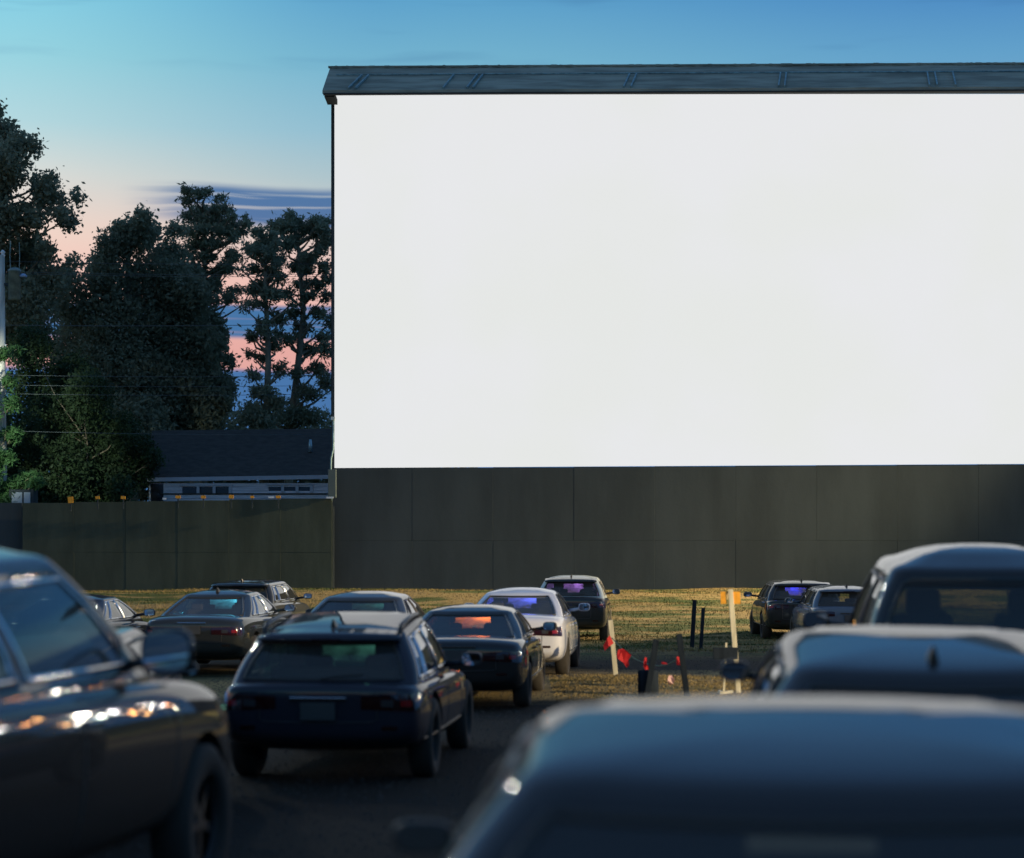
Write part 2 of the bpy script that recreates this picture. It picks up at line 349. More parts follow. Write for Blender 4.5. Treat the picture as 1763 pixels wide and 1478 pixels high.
# ------------------------------------------------------------------ fence at the left
def panel_fence(name, px0, px1, ptop0, ptop1, D, label, m, base=1.2):
    A, B_ = at(px0, ptop0, D), at(px1, ptop1, D)
    f = empty(name, (A.x, D, A.z-base), label=label, cat='fence'); o_ = Vector(f.location)
    Lx = B_.x-A.x; n = max(1, round(Lx/1.83)); zg = gz(A.x, D)-.2
    mb = MB()
    for i in range(n):
        x0, x1 = A.x+Lx*i/n, A.x+Lx*(i+1)/n; zt = A.z+(B_.z-A.z)*(i+.5)/n
        zm = A.z-1.75
        mb.box(Vector(((x0+x1)/2, D+rng.uniform(-.008, .008), (zt+zm)/2))-o_, (x1-x0-.005, .05, zt-zm-.004))
        mb.box(Vector(((x0+x1)/2, D+rng.uniform(-.008, .008), (zm+zg)/2))-o_, (x1-x0-.005, .05, zm-zg-.004))
    mb.build('board_panel', m, f, bevel=.004)
    MB().box(Vector(((A.x+B_.x)/2, D+.045, (min(A.z, B_.z)+zg)/2-.02))-o_, (Lx-.02, .02, min(A.z, B_.z)-zg-.08)).build('backing', m_dark, f)
    for i in range(n+1):
        MB().box(Vector((A.x+Lx*i/n, D+.1, (A.z+zg)/2-.05))-o_, (.1, .1, A.z-zg-.1)).build('post', m_dark, f)
    MB().bar(Vector((A.x, D+.08, A.z-.12))-o_, Vector((B_.x, D+.08, B_.z-.12))-o_, .06, .1).build('rail', m_dark, f)
    return f
panel_fence('board_fence', 39, 572, 867, 858, 70.4, 'tall dark green plywood panel fence beside the screen', m_fence)
panel_fence('board_fence', -120, 38, 866, 866, 70.7, 'short darker stretch of board fence below the utility pole', m_dark)
MB().bar(at(165, 1030, 69.6), at(330, 1028, 69.6), .12, .1).build('ground_board', mat('weathered_plank', (.42, .22, .08), .8, noise=(6, .4)))
tag(bpy.data.objects['ground_board'], 'long weathered orange brown plank lying along the foot of the fence', 'plank')

m_or = mat('orange_card', (.85, .36, .02), .55, noise=(14, .15))
m_wc = mat('white_card', (.75, .78, .80), .5)
ords = ['largest and leftmost', 'second from the utility pole', 'third from the utility pole', 'just before the house windows', 'below the first window group', 'below the end of the first window group', 'small dim, between the window groups', 'dim brown, beside the white card']
for k, (px, py, w, h, mm) in enumerate([(121.5, 861, 9, 11, m_or), (168, 857, 7, 5, m_or), (212, 857, 8, 5, m_or), (306.5, 856, 9, 5, m_or), (350, 856, 8, 5, m_or), (398, 855.5, 8, 6, m_or), (434, 856, 6, 4, m_or), (479, 856, 8, 4.5, m_or)]):
    P = at(px, py, 70.1); s = 70.1/F
    o = empty('marker_card', P+Vector((0, 0, -.3)), label='orange marker card on top of the fence, '+ords[k], cat='marker', group='marker cards along the fence top')
    MB().box((0, 0, .3), (w*s, .02, h*s), Matrix.Rotation(R(rng.uniform(-4, 4)), 3, 'Y')).build('card', mm, o)
    MB().box((0, .03, .14), (.04, .03, .5)).build('stake', m_dark, o)
for px, py, w, lab in ((467, 856.5, 10, 'small white card on the fence top between orange cards'), (568, 857, 12, 'small cream card on the fence top beside the screen wall'), (283, 859, 6, 'tiny pale card on the fence top in front of the house door')):
    s = 70.1/F; o = MB().box((0, 0, 0), (w*s, .02, 3*s)).build('white_marker_card', m_wc); o.location = at(px, py, 70.1); tag(o, lab, 'marker')

# ------------------------------------------------------------------ house behind the fence
DH = 80.0
H = empty('low_house', at(252, 1000, DH), label='long low house with dark shingle roof and pale siding behind the fence', cat='house'); ho = Vector(H.location)
hl = lambda px, py, D=DH: at(px, py, D)-ho
m_side = mat('pale_siding', (.62, .66, .74), .7, noise=(3, .18, (.4, 1, 6)))
m_shin = mat('dark_shingle', (.045, .042, .036), .9, noise=(3, .3, (1, 1, 3)), bump=(12, .5, .02))
m_trim = mat('pale_trim', (.42, .48, .56), .6); m_pane = mat('dark_pane', (.02, .022, .025), .08)
eL, eR = hl(252, 829), hl(640, 823)
rL, rR = hl(262, 748, 85), hl(640, 744, 85); bL, bR = hl(252, 829, 90), hl(640, 823, 90)
up = Vector((0, 0, .16))
meshobj('roof', [eL, eR, rR, rL, bR, bL, eL+up, eR+up, rR+up, rL+up, bR+up, bL+up], [(6,7,8,9), (9,8,10,11), (0,3,2,1), (3,5,4,2), (0,1,7,6), (5,11,10,4), (0,6,9,3), (3,9,11,5), (1,2,8,7), (2,4,10,8)], m_shin, H)
MB().bar(eL+Vector((0, -.08, .06)), eR+Vector((0, -.08, .06)), .16, .12).build('gutter', m_trim, H)
mb = MB(); wl = hl(256, 0).x; wr = hl(640, 0).x; zt = hl(0, 831).z-.02; z0 = hl(0, 1000).z
opens = [(257, 281, 834, 880), (313, 396, 837, 849.5), (461.5, 536, 835.5, 848)]
# wall in boards, left open at the windows and the door
zs_ = np.linspace(z0, zt, 26)
for i in range(25):
    za, zc = zs_[i], zs_[i+1]; zm = (za+zc)/2; x = wl
    cuts = [(hl(o[0], 0).x, hl(o[1], 0).x) for o in opens if hl(0, o[3]).z < zm < hl(0, o[2]).z]
    for c0, c1 in cuts+[(wr, wr)]:
        if c0 > x: mb.box(((x+c0)/2, .10, zm), (c0-x, .05, zc-za-.012))
        x = c1
mb.box(((wl+wr)/2, .26, (z0+zt)/2), (wr-wl, .05, zt-z0)); wallo = mb.build('wall', m_side, H)
mb = MB().box(((wl+wr)/2, .2, hl(0, 850.5).z), (wr-wl-.9, .34, .05)); mb.build('ledge', m_shin, H)
for (p0, p1, q0, q1) in opens[1:]:
    w_ = empty('window', (0, 0, 0)); w_.parent = H
    for k in range(3):
        xa, xb = hl(p0+(p1-p0)*k/3, 0).x, hl(p0+(p1-p0)*(k+1)/3, 0).x; za, zc = hl(0, q1).z, hl(0, q0).z
        MB().box(((xa+xb)/2, .18, (za+zc)/2), (xb-xa-.06, .03, zc-za)).build('pane', m_pane, w_)
        MB().box((xb, .06, (za+zc)/2), (.12, .06, zc-za)).build('mullion', m_trim, w_)
    MB().box(((hl(p0, 0).x+hl(p1, 0).x)/2, .05, hl(0, q0).z+.03), (hl(p1, 0).x-hl(p0, 0).x+.2, .07, .06)).build('frame', m_trim, w_)
MB().box(((hl(258, 0).x+hl(280, 0).x)/2, .2, (hl(0, 880).z+hl(0, 834).z)/2), (.5, .06, 1.1)).build('door', m_pane, H)
MB().tube([hl(534.5, 779, 82.4), hl(534.5, 757, 82.4)], [.10, .05], 10).build('vent_pipe', mat('vent_metal', (.35, .5, .55), .3, metal=.5), H, smooth=True)

# ------------------------------------------------------------------ utility pole, wires, cabinet
DP = 75.0
U = empty('utility_pole', at(0, 1000, DP), label='bleached wooden utility pole with a transformer can at the edge of the picture', cat='pole'); uo = Vector(U.location)
ul = lambda px, py, D=DP: at(px, py, D)-uo
m_pole = mat('bleached_pole_wood', (.62, .60, .52), .8, noise=(5, .3, (1, 1, .12)))
MB().tube([ul(3, 1010), ul(1.5, 700), ul(0.5, 440)], [.24, .19, .16], 14).build('pole', m_pole, U, smooth=True)
MB().lathe([(.0, 0), (.235, .0), (.235, 1.05), (.25, 1.05), (.25, 1.12), (.12, 1.2), (0, 1.2)], 20, Matrix.Translation(ul(25, 516))).build('transformer', mat('transformer_grey', (.22, .30, .29), .4, noise=(4, .3)), U, smooth=True)
MB().box(ul(12, 490), (.3, .1, .1)).build('bracket', m_dark, U)
MB().lathe([(0, 0), (.05, 0), (.09, .08), (.05, .14), (.10, .2), (.04, .28), (0, .3)], 12, Matrix.Translation(ul(5, 444))).build('insulator', mat('porcelain', (.75, .78, .78), .2), U, smooth=True)
MB().lathe([(0, 0), (.12, 0), (.16, .06), (.06, .14), (0, .15)], 12, Matrix.Translation(ul(40, 478))).build('arrester', mat('blue_porcelain', (.3, .45, .7), .2), U, smooth=True)
for py in (595, 662, 677):
    MB().tube([ul(4, py), ul(11, py)], .04, 8).build('insulator', MATS['porcelain'], U)
MB().tube([ul(18, 467), ul(17, 440), ul(18, 415)], .015, 6).build('lead_wire', m_lite, U)
MB().tube([ul(33, 467), ul(34, 440), ul(33, 418)], .012, 6).build('lead_wire', m_lite, U)
m_wire = mat('wire', (.10, .13, .14), .6)
wl_ = ['topmost thin wire crossing the sky', 'upper of the close pair of wires below the top one', 'lower of the close pair of wires below the top one', 'single wire crossing midway down the trees', 'first of three low wires', 'middle of three low wires', 'last of three low wires', 'lowest wire just above the house roof']
for k, (ya, yb) in enumerate([(450, 452), (468, 470), (471, 473.5), (560, 553), (646, 643), (663, 660), (678, 675), (742, 746)]):
    a, e = at(6, ya, DP), at(720, yb, DP+2); pts = []
    for i in range(13):
        s = i/12; P = a.lerp(e, s); P.z -= .10*4*s*(1-s); pts.append(P-a)
    o = MB().tube(pts, .008 if k != 3 else .012, 5).build('power_line', m_wire, smooth=True, loc=a); tag(o, wl_[k], 'wire', 'wires running from the utility pole')
B = empty('utility_cabinet', at(36, 900, 73.2), label='white metal cabinet with two doors peeking over the fence by the pole', cat='cabinet'); bo = Vector(B.location)
m_cab = mat('white_enamel', (.40, .46, .50), .4)
MB().box(Vector((0, .4, .45)), (.9, .7, 1.55)).build('housing', m_dark, B)
for px0, px1 in ((20, 38), (41, 52)):
    a, e = at(px0, 848, 73.2)-bo, at(px1, 870, 73.2)-bo
    MB().box(((a.x+e.x)/2, .02, (a.z+e.z)/2), (e.x-a.x, .05, a.z-e.z)).build('door', m_cab, B, bevel=.01)

# ------------------------------------------------------------------ trees
def leafmat(name, c1, c2, tr=.25):
    if name in MATS: return MATS[name]
    m = bpy.data.materials.new(name); m.use_nodes = True; t = m.node_tree; q = NB(t); p = t.nodes['Principled BSDF']
    tcn = q.n('ShaderNodeTexCoord'); nv = q.noise(tcn.outputs['Object'], 1.1, 4, .7)
    cc = q.ramp(nv, [(.3, tuple(c1)+(1,)), (.7, tuple(c2)+(1,))]); t.links.new(cc, p.inputs['Base Color'])
    p.inputs['Roughness'].default_value = .6; p.inputs['Specular IOR Level'].default_value = .25
    tl = q.n('ShaderNodeBsdfTranslucent'); t.links.new(cc, tl.inputs[0]); mx = q.n('ShaderNodeMixShader'); mx.inputs[0].default_value = tr
    o = t.nodes['Material Output']; t.links.new(p.outputs[0], mx.inputs[1]); t.links.new(tl.outputs[0], mx.inputs[2]); t.links.new(mx.outputs[0], o.inputs[0])
    MATS[name] = m; return m
m_bark = mat('bark', (.24, .21, .15), .9, noise=(6, .3, (1, 1, .2)))
def leaves(name, clumps, n, size, m, parent, elong=1.6, seed=1, shell=.35, origin=Vector((0, 0, 0)), tuft=1, noise_=.13):
    """clumps: (centre, rx, ry, rz); scatter leaf sized quads through each clump, gathered in small twigs"""
    r = np.random.default_rng(seed); C = np.array([list(c[0]-origin) for c in clumps]); Rr = np.array([[c[1], c[2], c[3]] for c in clumps])
    wgt = (Rr[:, 0]*Rr[:, 1]*Rr[:, 2])**(2/3); nt_ = n//tuft
    ci = r.choice(len(C), nt_, p=wgt/wgt.sum())
    d = r.normal(size=(nt_, 3)); d /= np.linalg.norm(d, axis=1)[:, None]
    rad = (shell+(1-shell)*r.random(nt_)**.6)*(1+noise_*r.normal(size=nt_)*(r.random(nt_) < .5))
    P = C[ci]+d*rad[:, None]*Rr[ci]
    ci = np.repeat(ci, tuft); P = np.repeat(P, tuft, 0)+r.normal(size=(nt_*tuft, 3))*size*(1.1 if tuft > 1 else 0)
    d = np.repeat(d, tuft, 0); N = len(P)
    u = r.normal(size=(N, 3))+d*.6; u /= np.linalg.norm(u, axis=1)[:, None]
    v = np.cross(u, r.normal(size=(N, 3))); v /= np.linalg.norm(v, axis=1)[:, None]
    s = size*r.uniform(.5, 1.3, N)[:, None]
    q_ = np.stack([P-u*s*elong*.5, P+v*s*.42, P+u*s*elong*.6, P-v*s*.42], 1)
    me = bpy.data.meshes.new(name); me.vertices.add(N*4); me.vertices.foreach_set('co', q_.ravel())
    me.loops.add(N*4); me.loops.foreach_set('vertex_index', np.arange(N*4)); me.polygons.add(N); me.polygons.foreach_set('loop_start', np.arange(0, N*4, 4))
    me.update(); me.validate(); me.materials.append(m); o = bpy.data.objects.new(name, me); col.objects.link(o); o.parent = parent; return o
def tree(name, D, trunk, clumps, label, m, n, size, depth=1.0, elong=1.6, tuft=3, seed=1, trunk_r=.28, group=None, cat='tree', shell=.3, limb_r=.05, kx=.95, noise_=.13):
    """trunk: [(px,py)] from the foot up; clumps: [(px,py,rx,ry)] in picture units at distance D, spread over a real depth"""
    r = random.Random(seed); base = at(trunk[0][0], trunk[0][1], D); T = empty(name, base, label=label, cat=cat, group=group)
    pts = [at(a, c, D)-base for a, c in trunk]; s = D/F
    k = len(pts); MB().tube(pts, [trunk_r*(1-.75*i/(k-1)) for i in range(k)], 10).build('trunk', m_bark, T, smooth=True)
    cl = []; mb = MB()
    for c in clumps:
        px, py, rx, ry = c if len(c) == 4 else (c[0], c[1], c[2], c[2])
        dy = r.uniform(-1, 1)*depth*1.6; P = at(px, py, D)-base; P.y += dy
        cl.append((P+base, rx*s*kx, max(rx*s*.9, .5)*min(1.5, depth), ry*s*kx))
        # limb from the trunk
        zt = P.z-abs(P.x-pts[-1].x)*.35-.6; best = min(range(k-1), key=lambda i: abs((pts[i].z+pts[i+1].z)/2-zt))
        a, e = pts[best], pts[best+1]; f = min(1, max(0, (zt-a.z)/((e.z-a.z) or 1))); A = a.lerp(e, f)
        mid_ = A.lerp(P, .5)+Vector((r.uniform(-.2, .2), r.uniform(-.2, .2), -.15))
        mb.tube([A, mid_, P], [limb_r*1.6, limb_r, limb_r*.35], 5)
        for _ in range(3):
            E = P+Vector((r.uniform(-1, 1)*rx*s*.9, r.uniform(-.5, .5), r.uniform(-.6, .9)*ry*s)); mb.tube([mid_.lerp(P, .6), E], [limb_r*.5, limb_r*.2], 4)
    mb.build('limbs', m_bark, T)
    leaves('crown', cl, n, size, m, T, elong, seed, shell, base, tuft, noise_)
    return T
L_dark = leafmat('broadleaf', (.22, .23, .15), (.30, .31, .20), .35); L_pine = leafmat('pine_needles', (.20, .22, .15), (.28, .30, .19), .3)
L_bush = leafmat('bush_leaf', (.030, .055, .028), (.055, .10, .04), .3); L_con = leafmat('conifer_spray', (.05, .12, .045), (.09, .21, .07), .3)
tree('oak_tree', 84, [(-30, 990), (-25, 700), (-10, 500), (0, 330), (5, 230)],
     [(8, 205, 12), (0, 225, 22), (22, 245, 22), (50, 262, 22), (76, 268, 10), (30, 300, 42), (0, 320, 45), (62, 315, 18), (60, 335, 20), (98, 340, 18), (120, 328, 8), (108, 372, 18), (122, 380, 8), (60, 385, 26), (10, 400, 50), (55, 425, 28), (100, 447, 15), (122, 446, 7), (20, 470, 60), (85, 470, 20), (45, 500, 40), (-60, 300, 70), (-60, 430, 80), (100, 490, 20), (60, 530, 45), (20, 560, 60), (84, 395, 12), (75, 300, 12), (110, 350, 10)],
     'tall broad oak rising highest behind the utility pole', L_dark, 46000, .15, 1.4, 1.3, 6, 21, .42)
tree('maple_tree', 92, [(225, 985), (225, 700), (222, 560), (220, 430)],
     [(183, 408, 12), (205, 396, 14), (232, 388, 12), (262, 388, 14), (285, 382, 11), (245, 412, 30), (205, 430, 30), (275, 425, 30), (160, 468, 20), (138, 490, 18), (190, 480, 40), (250, 480, 55), (290, 470, 30), (130, 530, 45), (200, 560, 75), (270, 560, 60), (120, 600, 60), (200, 650, 90), (270, 660, 60), (250, 740, 60), (150, 700, 70), (172, 450, 16), (222, 400, 18), (250, 380, 8)],
     'wide dense broadleaf tree with a lumpy top beside the oak', L_dark, 90000, .14, 1.8, 1.3, 6, 22, .4)
tree('ash_tree', 95, [(335, 985), (335, 800), (330, 640), (318, 480)],
     [(310, 480, 35), (330, 520, 40), (352, 555, 25), (300, 560, 55), (330, 600, 50), (372, 600, 16), (385, 618, 9), (365, 570, 14), (350, 640, 35), (378, 655, 18), (392, 672, 12), (330, 680, 50), (370, 690, 22), (385, 700, 14), (350, 730, 40), (290, 640, 55), (300, 720, 60), (340, 760, 40), (388, 690, 10)],
     'dark rounded tree whose ragged edge meets the gap of sky', L_dark, 60000, .15, 1.4, 1.6, 5, 23, .3)
def pine(name, D, trunk, cl, label, n, seed):
    rr = random.Random(seed+7); cl = list(cl)
    for _ in range(30):
        c = rr.choice(cl); cl.append((c[0]+rr.uniform(-1.3, 1.3)*c[2], c[1]+rr.uniform(-1.2, 1.2)*c[3], rr.uniform(4, 9), rr.uniform(2.5, 5)))
    return tree(name, D, trunk, cl, label, L_pine, int(n*.82), .10, .9, 2.4, 5, seed, .22, 'tall pines beside the screen', shell=.15, limb_r=.05, kx=.84, noise_=.25)
pine('pine_tree', 98, [(350, 985), (350, 700), (354, 560), (352, 440), (350, 345)],
     [(348, 342, 24, 8), (378, 342, 12, 6), (325, 352, 13, 8), (340, 358, 26, 10), (370, 362, 30, 10), (392, 366, 18, 9), (322, 374, 12, 9), (345, 380, 34, 10), (385, 384, 32, 10), (405, 382, 10, 8), (424, 380, 7, 10), (430, 390, 7, 5), (412, 395, 18, 8), (355, 402, 44, 10), (395, 405, 25, 8), (318, 400, 12, 8), (335, 420, 22, 10), (372, 424, 30, 8), (408, 418, 12, 5), (325, 440, 18, 10), (355, 445, 28, 9), (392, 440, 20, 5), (415, 446, 10, 4), (335, 468, 25, 12), (370, 468, 22, 7), (395, 462, 14, 4), (325, 495, 20, 14), (350, 505, 20, 12), (375, 495, 18, 7), (395, 500, 16, 5), (400, 518, 18, 5), (420, 516, 10, 4), (370, 525, 22, 7), (340, 530, 22, 14)],
     'tallest layered pine standing free left of the sky gap', 17000, 31)
pine('pine_tree', 90, [(450, 990), (458, 740), (462, 620), (458, 520), (455, 415)],
     [(450, 408, 14, 8), (472, 408, 8, 7), (440, 420, 18, 9), (463, 425, 22, 10), (430, 430, 10, 6), (452, 442, 30, 11), (478, 445, 14, 10), (436, 462, 14, 7), (460, 466, 26, 12), (425, 474, 9, 4), (482, 480, 12, 14), (450, 492, 24, 10), (432, 500, 12, 6), (470, 510, 26, 12), (445, 525, 18, 7), (425, 535, 8, 4), (478, 545, 16, 14), (455, 560, 18, 8), (435, 580, 14, 5), (470, 590, 18, 12), (425, 605, 10, 5), (445, 612, 18, 6), (475, 635, 16, 14), (440, 650, 16, 8), (455, 680, 26, 14), (425, 700, 16, 14), (480, 700, 20, 20), (450, 725, 45, 20)],
     'middle pine with open ragged branches right of the sky gap', 14000, 32)
pine('pine_tree', 93, [(492, 990), (500, 740), (512, 640), (522, 540), (515, 440), (505, 385)],
     [(488, 383, 13, 8), (500, 372, 8, 8), (512, 382, 14, 9), (478, 398, 8, 5), (495, 398, 24, 10), (525, 392, 18, 9), (546, 384, 14, 8), (562, 382, 9, 8), (540, 400, 26, 10), (508, 412, 14, 10), (560, 402, 14, 8), (500, 430, 14, 12), (548, 418, 12, 6), (568, 420, 9, 14), (555, 440, 14, 8), (538, 450, 14, 6), (505, 456, 20, 9), (530, 468, 18, 7), (562, 465, 12, 12), (515, 485, 24, 8), (548, 490, 18, 8), (498, 508, 16, 9), (530, 512, 20, 8), (562, 512, 12, 10), (505, 540, 18, 9), (548, 540, 20, 9), (568, 555, 8, 16), (520, 565, 20, 10), (550, 575, 18, 10), (498, 585, 12, 8), (530, 600, 18, 10), (562, 605, 12, 14), (545, 635, 24, 12), (515, 645, 14, 10), (565, 660, 12, 18), (535, 680, 30, 14), (500, 690, 20, 12), (520, 720, 55, 20)],
     'pine with twin leaning stems half hidden by the screen edge', 20000, 33)
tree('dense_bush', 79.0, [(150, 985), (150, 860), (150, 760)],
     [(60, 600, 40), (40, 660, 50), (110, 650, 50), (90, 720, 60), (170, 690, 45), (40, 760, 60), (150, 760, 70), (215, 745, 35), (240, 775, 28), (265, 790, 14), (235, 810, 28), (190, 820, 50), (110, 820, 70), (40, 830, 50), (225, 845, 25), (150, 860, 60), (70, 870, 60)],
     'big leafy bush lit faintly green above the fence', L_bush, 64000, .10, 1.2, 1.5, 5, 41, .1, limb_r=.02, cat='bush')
# conifer at the frame edge
tree('spruce_tree', 73.6, [(-45, 990), (-45, 800), (-48, 560)],
     [(24, 602, 10, 5), (10, 615, 14, 9), (8, 655, 9, 8), (12, 690, 10, 8), (18, 700, 8, 5), (10, 745, 12, 9), (20, 752, 9, 5), (8, 790, 20, 12), (40, 822, 22, 6), (62, 832, 12, 4), (20, 835, 28, 9), (0, 850, 30, 12), (15, 862, 30, 6), (-30, 700, 35, 60), (-30, 800, 40, 60)],
     'bright green spruce branches reaching in beside the white pole', L_con, 11000, .085, .5, 3.2, 6, 42, .16, shell=.1, limb_r=.02)
# undergrowth and far wood as one mass
WOOD = empty('wood', (0, 0, 0))
bpy.data.objects.remove(WOOD)
cl = []
for i in range(90):
    px = 60+i*8; cl.append((at(px, 770+rng.uniform(-25, 20), 104+rng.uniform(-3, 3)), 1.6, 1.4, rng.uniform(1.2, 2.6)))
    cl.append((at(px, 850, 102), 1.8, 1.2, 2.6))
wd = leaves('far_wood', cl, 42000, .22, L_dark, None, 1.4, 51, .3, Vector((0, 0, 0)), 4)
tag(wd, 'dark undergrowth and far wood behind the house roof', 'wood', kind='stuff')

# ------------------------------------------------------------------ cars
m_tyre = mat('tyre_rubber', (.045, .038, .03), .9); m_rim = mat('alloy', (.035, .03, .028), .5, metal=.1)
m_trimb = mat('black_trim', (.045, .04, .034), .35, spec=.4); m_seat = mat('seat_fabric', (.10, .085, .07), .85)
m_chrome = mat('chrome', (.65, .66, .68), .12, metal=1); m_tail = mat('tail_lamp', (.03, .006, .006), .08, coat=1)
m_amber = mat('amber_reflector_glow', (.9, .28, .02), .15, coat=1, emit=(1, .35, .03), es=.10)  # faint emission put into the amber reflector in place of returned light
m_plate = mat('licence_plate', (.05, .05, .05), .6)
G_dark = glass('dark_glass', (.42, .46, .45)); G_side = glass('side_glass', (.12, .16, .17), refl=1.5); G_mir = mat('mirror_glass', (.66, .70, .74), .03, metal=1)
G_head = glass('lamp_cover', (.7, .7, .7)); m_head = mat('head_lamp', (.5, .52, .55), .15, metal=.6)

def interp(tab, y):
    for (a, e) in zip(tab, tab[1:]):
        if y <= e[0]:
            f = (y-a[0])/(e[0]-a[0]); f = max(0, f); return [a[i]+(e[i]-a[i])*f for i in range(1, len(a))]
    return list(tab[-1][1:])

KINDS = {
 # y, halfwidth, zbottom, zshoulder, zdeck
 'sedan': dict(L=4.75, W=1.84, lower=[(0, .70, .42, .84, .90), (.04, .82, .36, .88, .97), (.22, .885, .26, .93, 1.02), (.75, .915, .22, .95, 1.04), (1.5, .92, .2, .94, 1.0), (2.6, .92, .2, .92, .97), (3.4, .915, .2, .90, .95), (4.1, .90, .24, .82, .87), (4.55, .82, .28, .68, .72), (4.75, .62, .36, .56, .6)],
   yr0=.62, yr1=1.50, yf0=3.55, yf1=2.75, w0=.81, w1=.61, z0=.97, z1=1.36, crown=.05, belt=(.975, .945), wh=(.95, 3.78), kr=(.10, .95), side=[(.08, .22), (.25, .56), (.595, .93)], r=.33),
 'suv': dict(L=4.6, W=1.88, lower=[(0, .78, .44, 1.0, 1.04), (.05, .86, .38, 1.02, 1.08), (.25, .92, .28, 1.04, 1.1), (1.0, .935, .26, 1.03, 1.08), (2.4, .94, .26, 1.01, 1.06), (3.2, .93, .26, .99, 1.04), (3.9, .91, .28, .93, .99), (4.4, .84, .32, .80, .84), (4.6, .66, .40, .66, .7)],
   yr0=.10, yr1=.50, yf0=3.35, yf1=2.60, w0=.84, w1=.665, z0=1.05, z1=1.50, crown=.055, belt=(1.06, 1.03), wh=(.92, 3.65), kr=(.12, .90), side=[(.05, .20), (.24, .56), (.60, .94)], r=.36),
 'truck': dict(L=5.6, W=2.0, lower=[(0, .90, .62, 1.18, 1.2), (.04, .96, .5, 1.22, 1.25), (.4, .985, .42, 1.24, 1.28), (1.9, .99, .4, 1.24, 1.28), (3.0, .995, .4, 1.22, 1.27), (4.2, .99, .4, 1.20, 1.26), (4.9, .97, .42, 1.14, 1.22), (5.4, .93, .44, 1.02, 1.1), (5.6, .80, .5, .9, .95)],
   yr0=1.85, yr1=2.0, yf0=4.25, yf1=3.55, w0=.89, w1=.70, z0=1.26, z1=1.83, crown=.10, belt=(1.27, 1.25), wh=(1.1, 4.75), kr=(.10, .86), side=[(.05, .36), (.42, .93)], r=.42),
}
def subdivided(o, levels, cutters=()):
    if levels:
        md = o.modifiers.new('s', 'SUBSURF'); md.levels = levels; md.render_levels = levels
    for c in cutters:
        md = o.modifiers.new('b', 'BOOLEAN'); md.operation = 'DIFFERENCE'; md.object = c; md.solver = 'EXACT'
    dg = bpy.context.evaluated_depsgraph_get(); me = bpy.data.meshes.new_from_object(o.evaluated_get(dg)); o.modifiers.clear(); old = o.data; o.data = me; return o

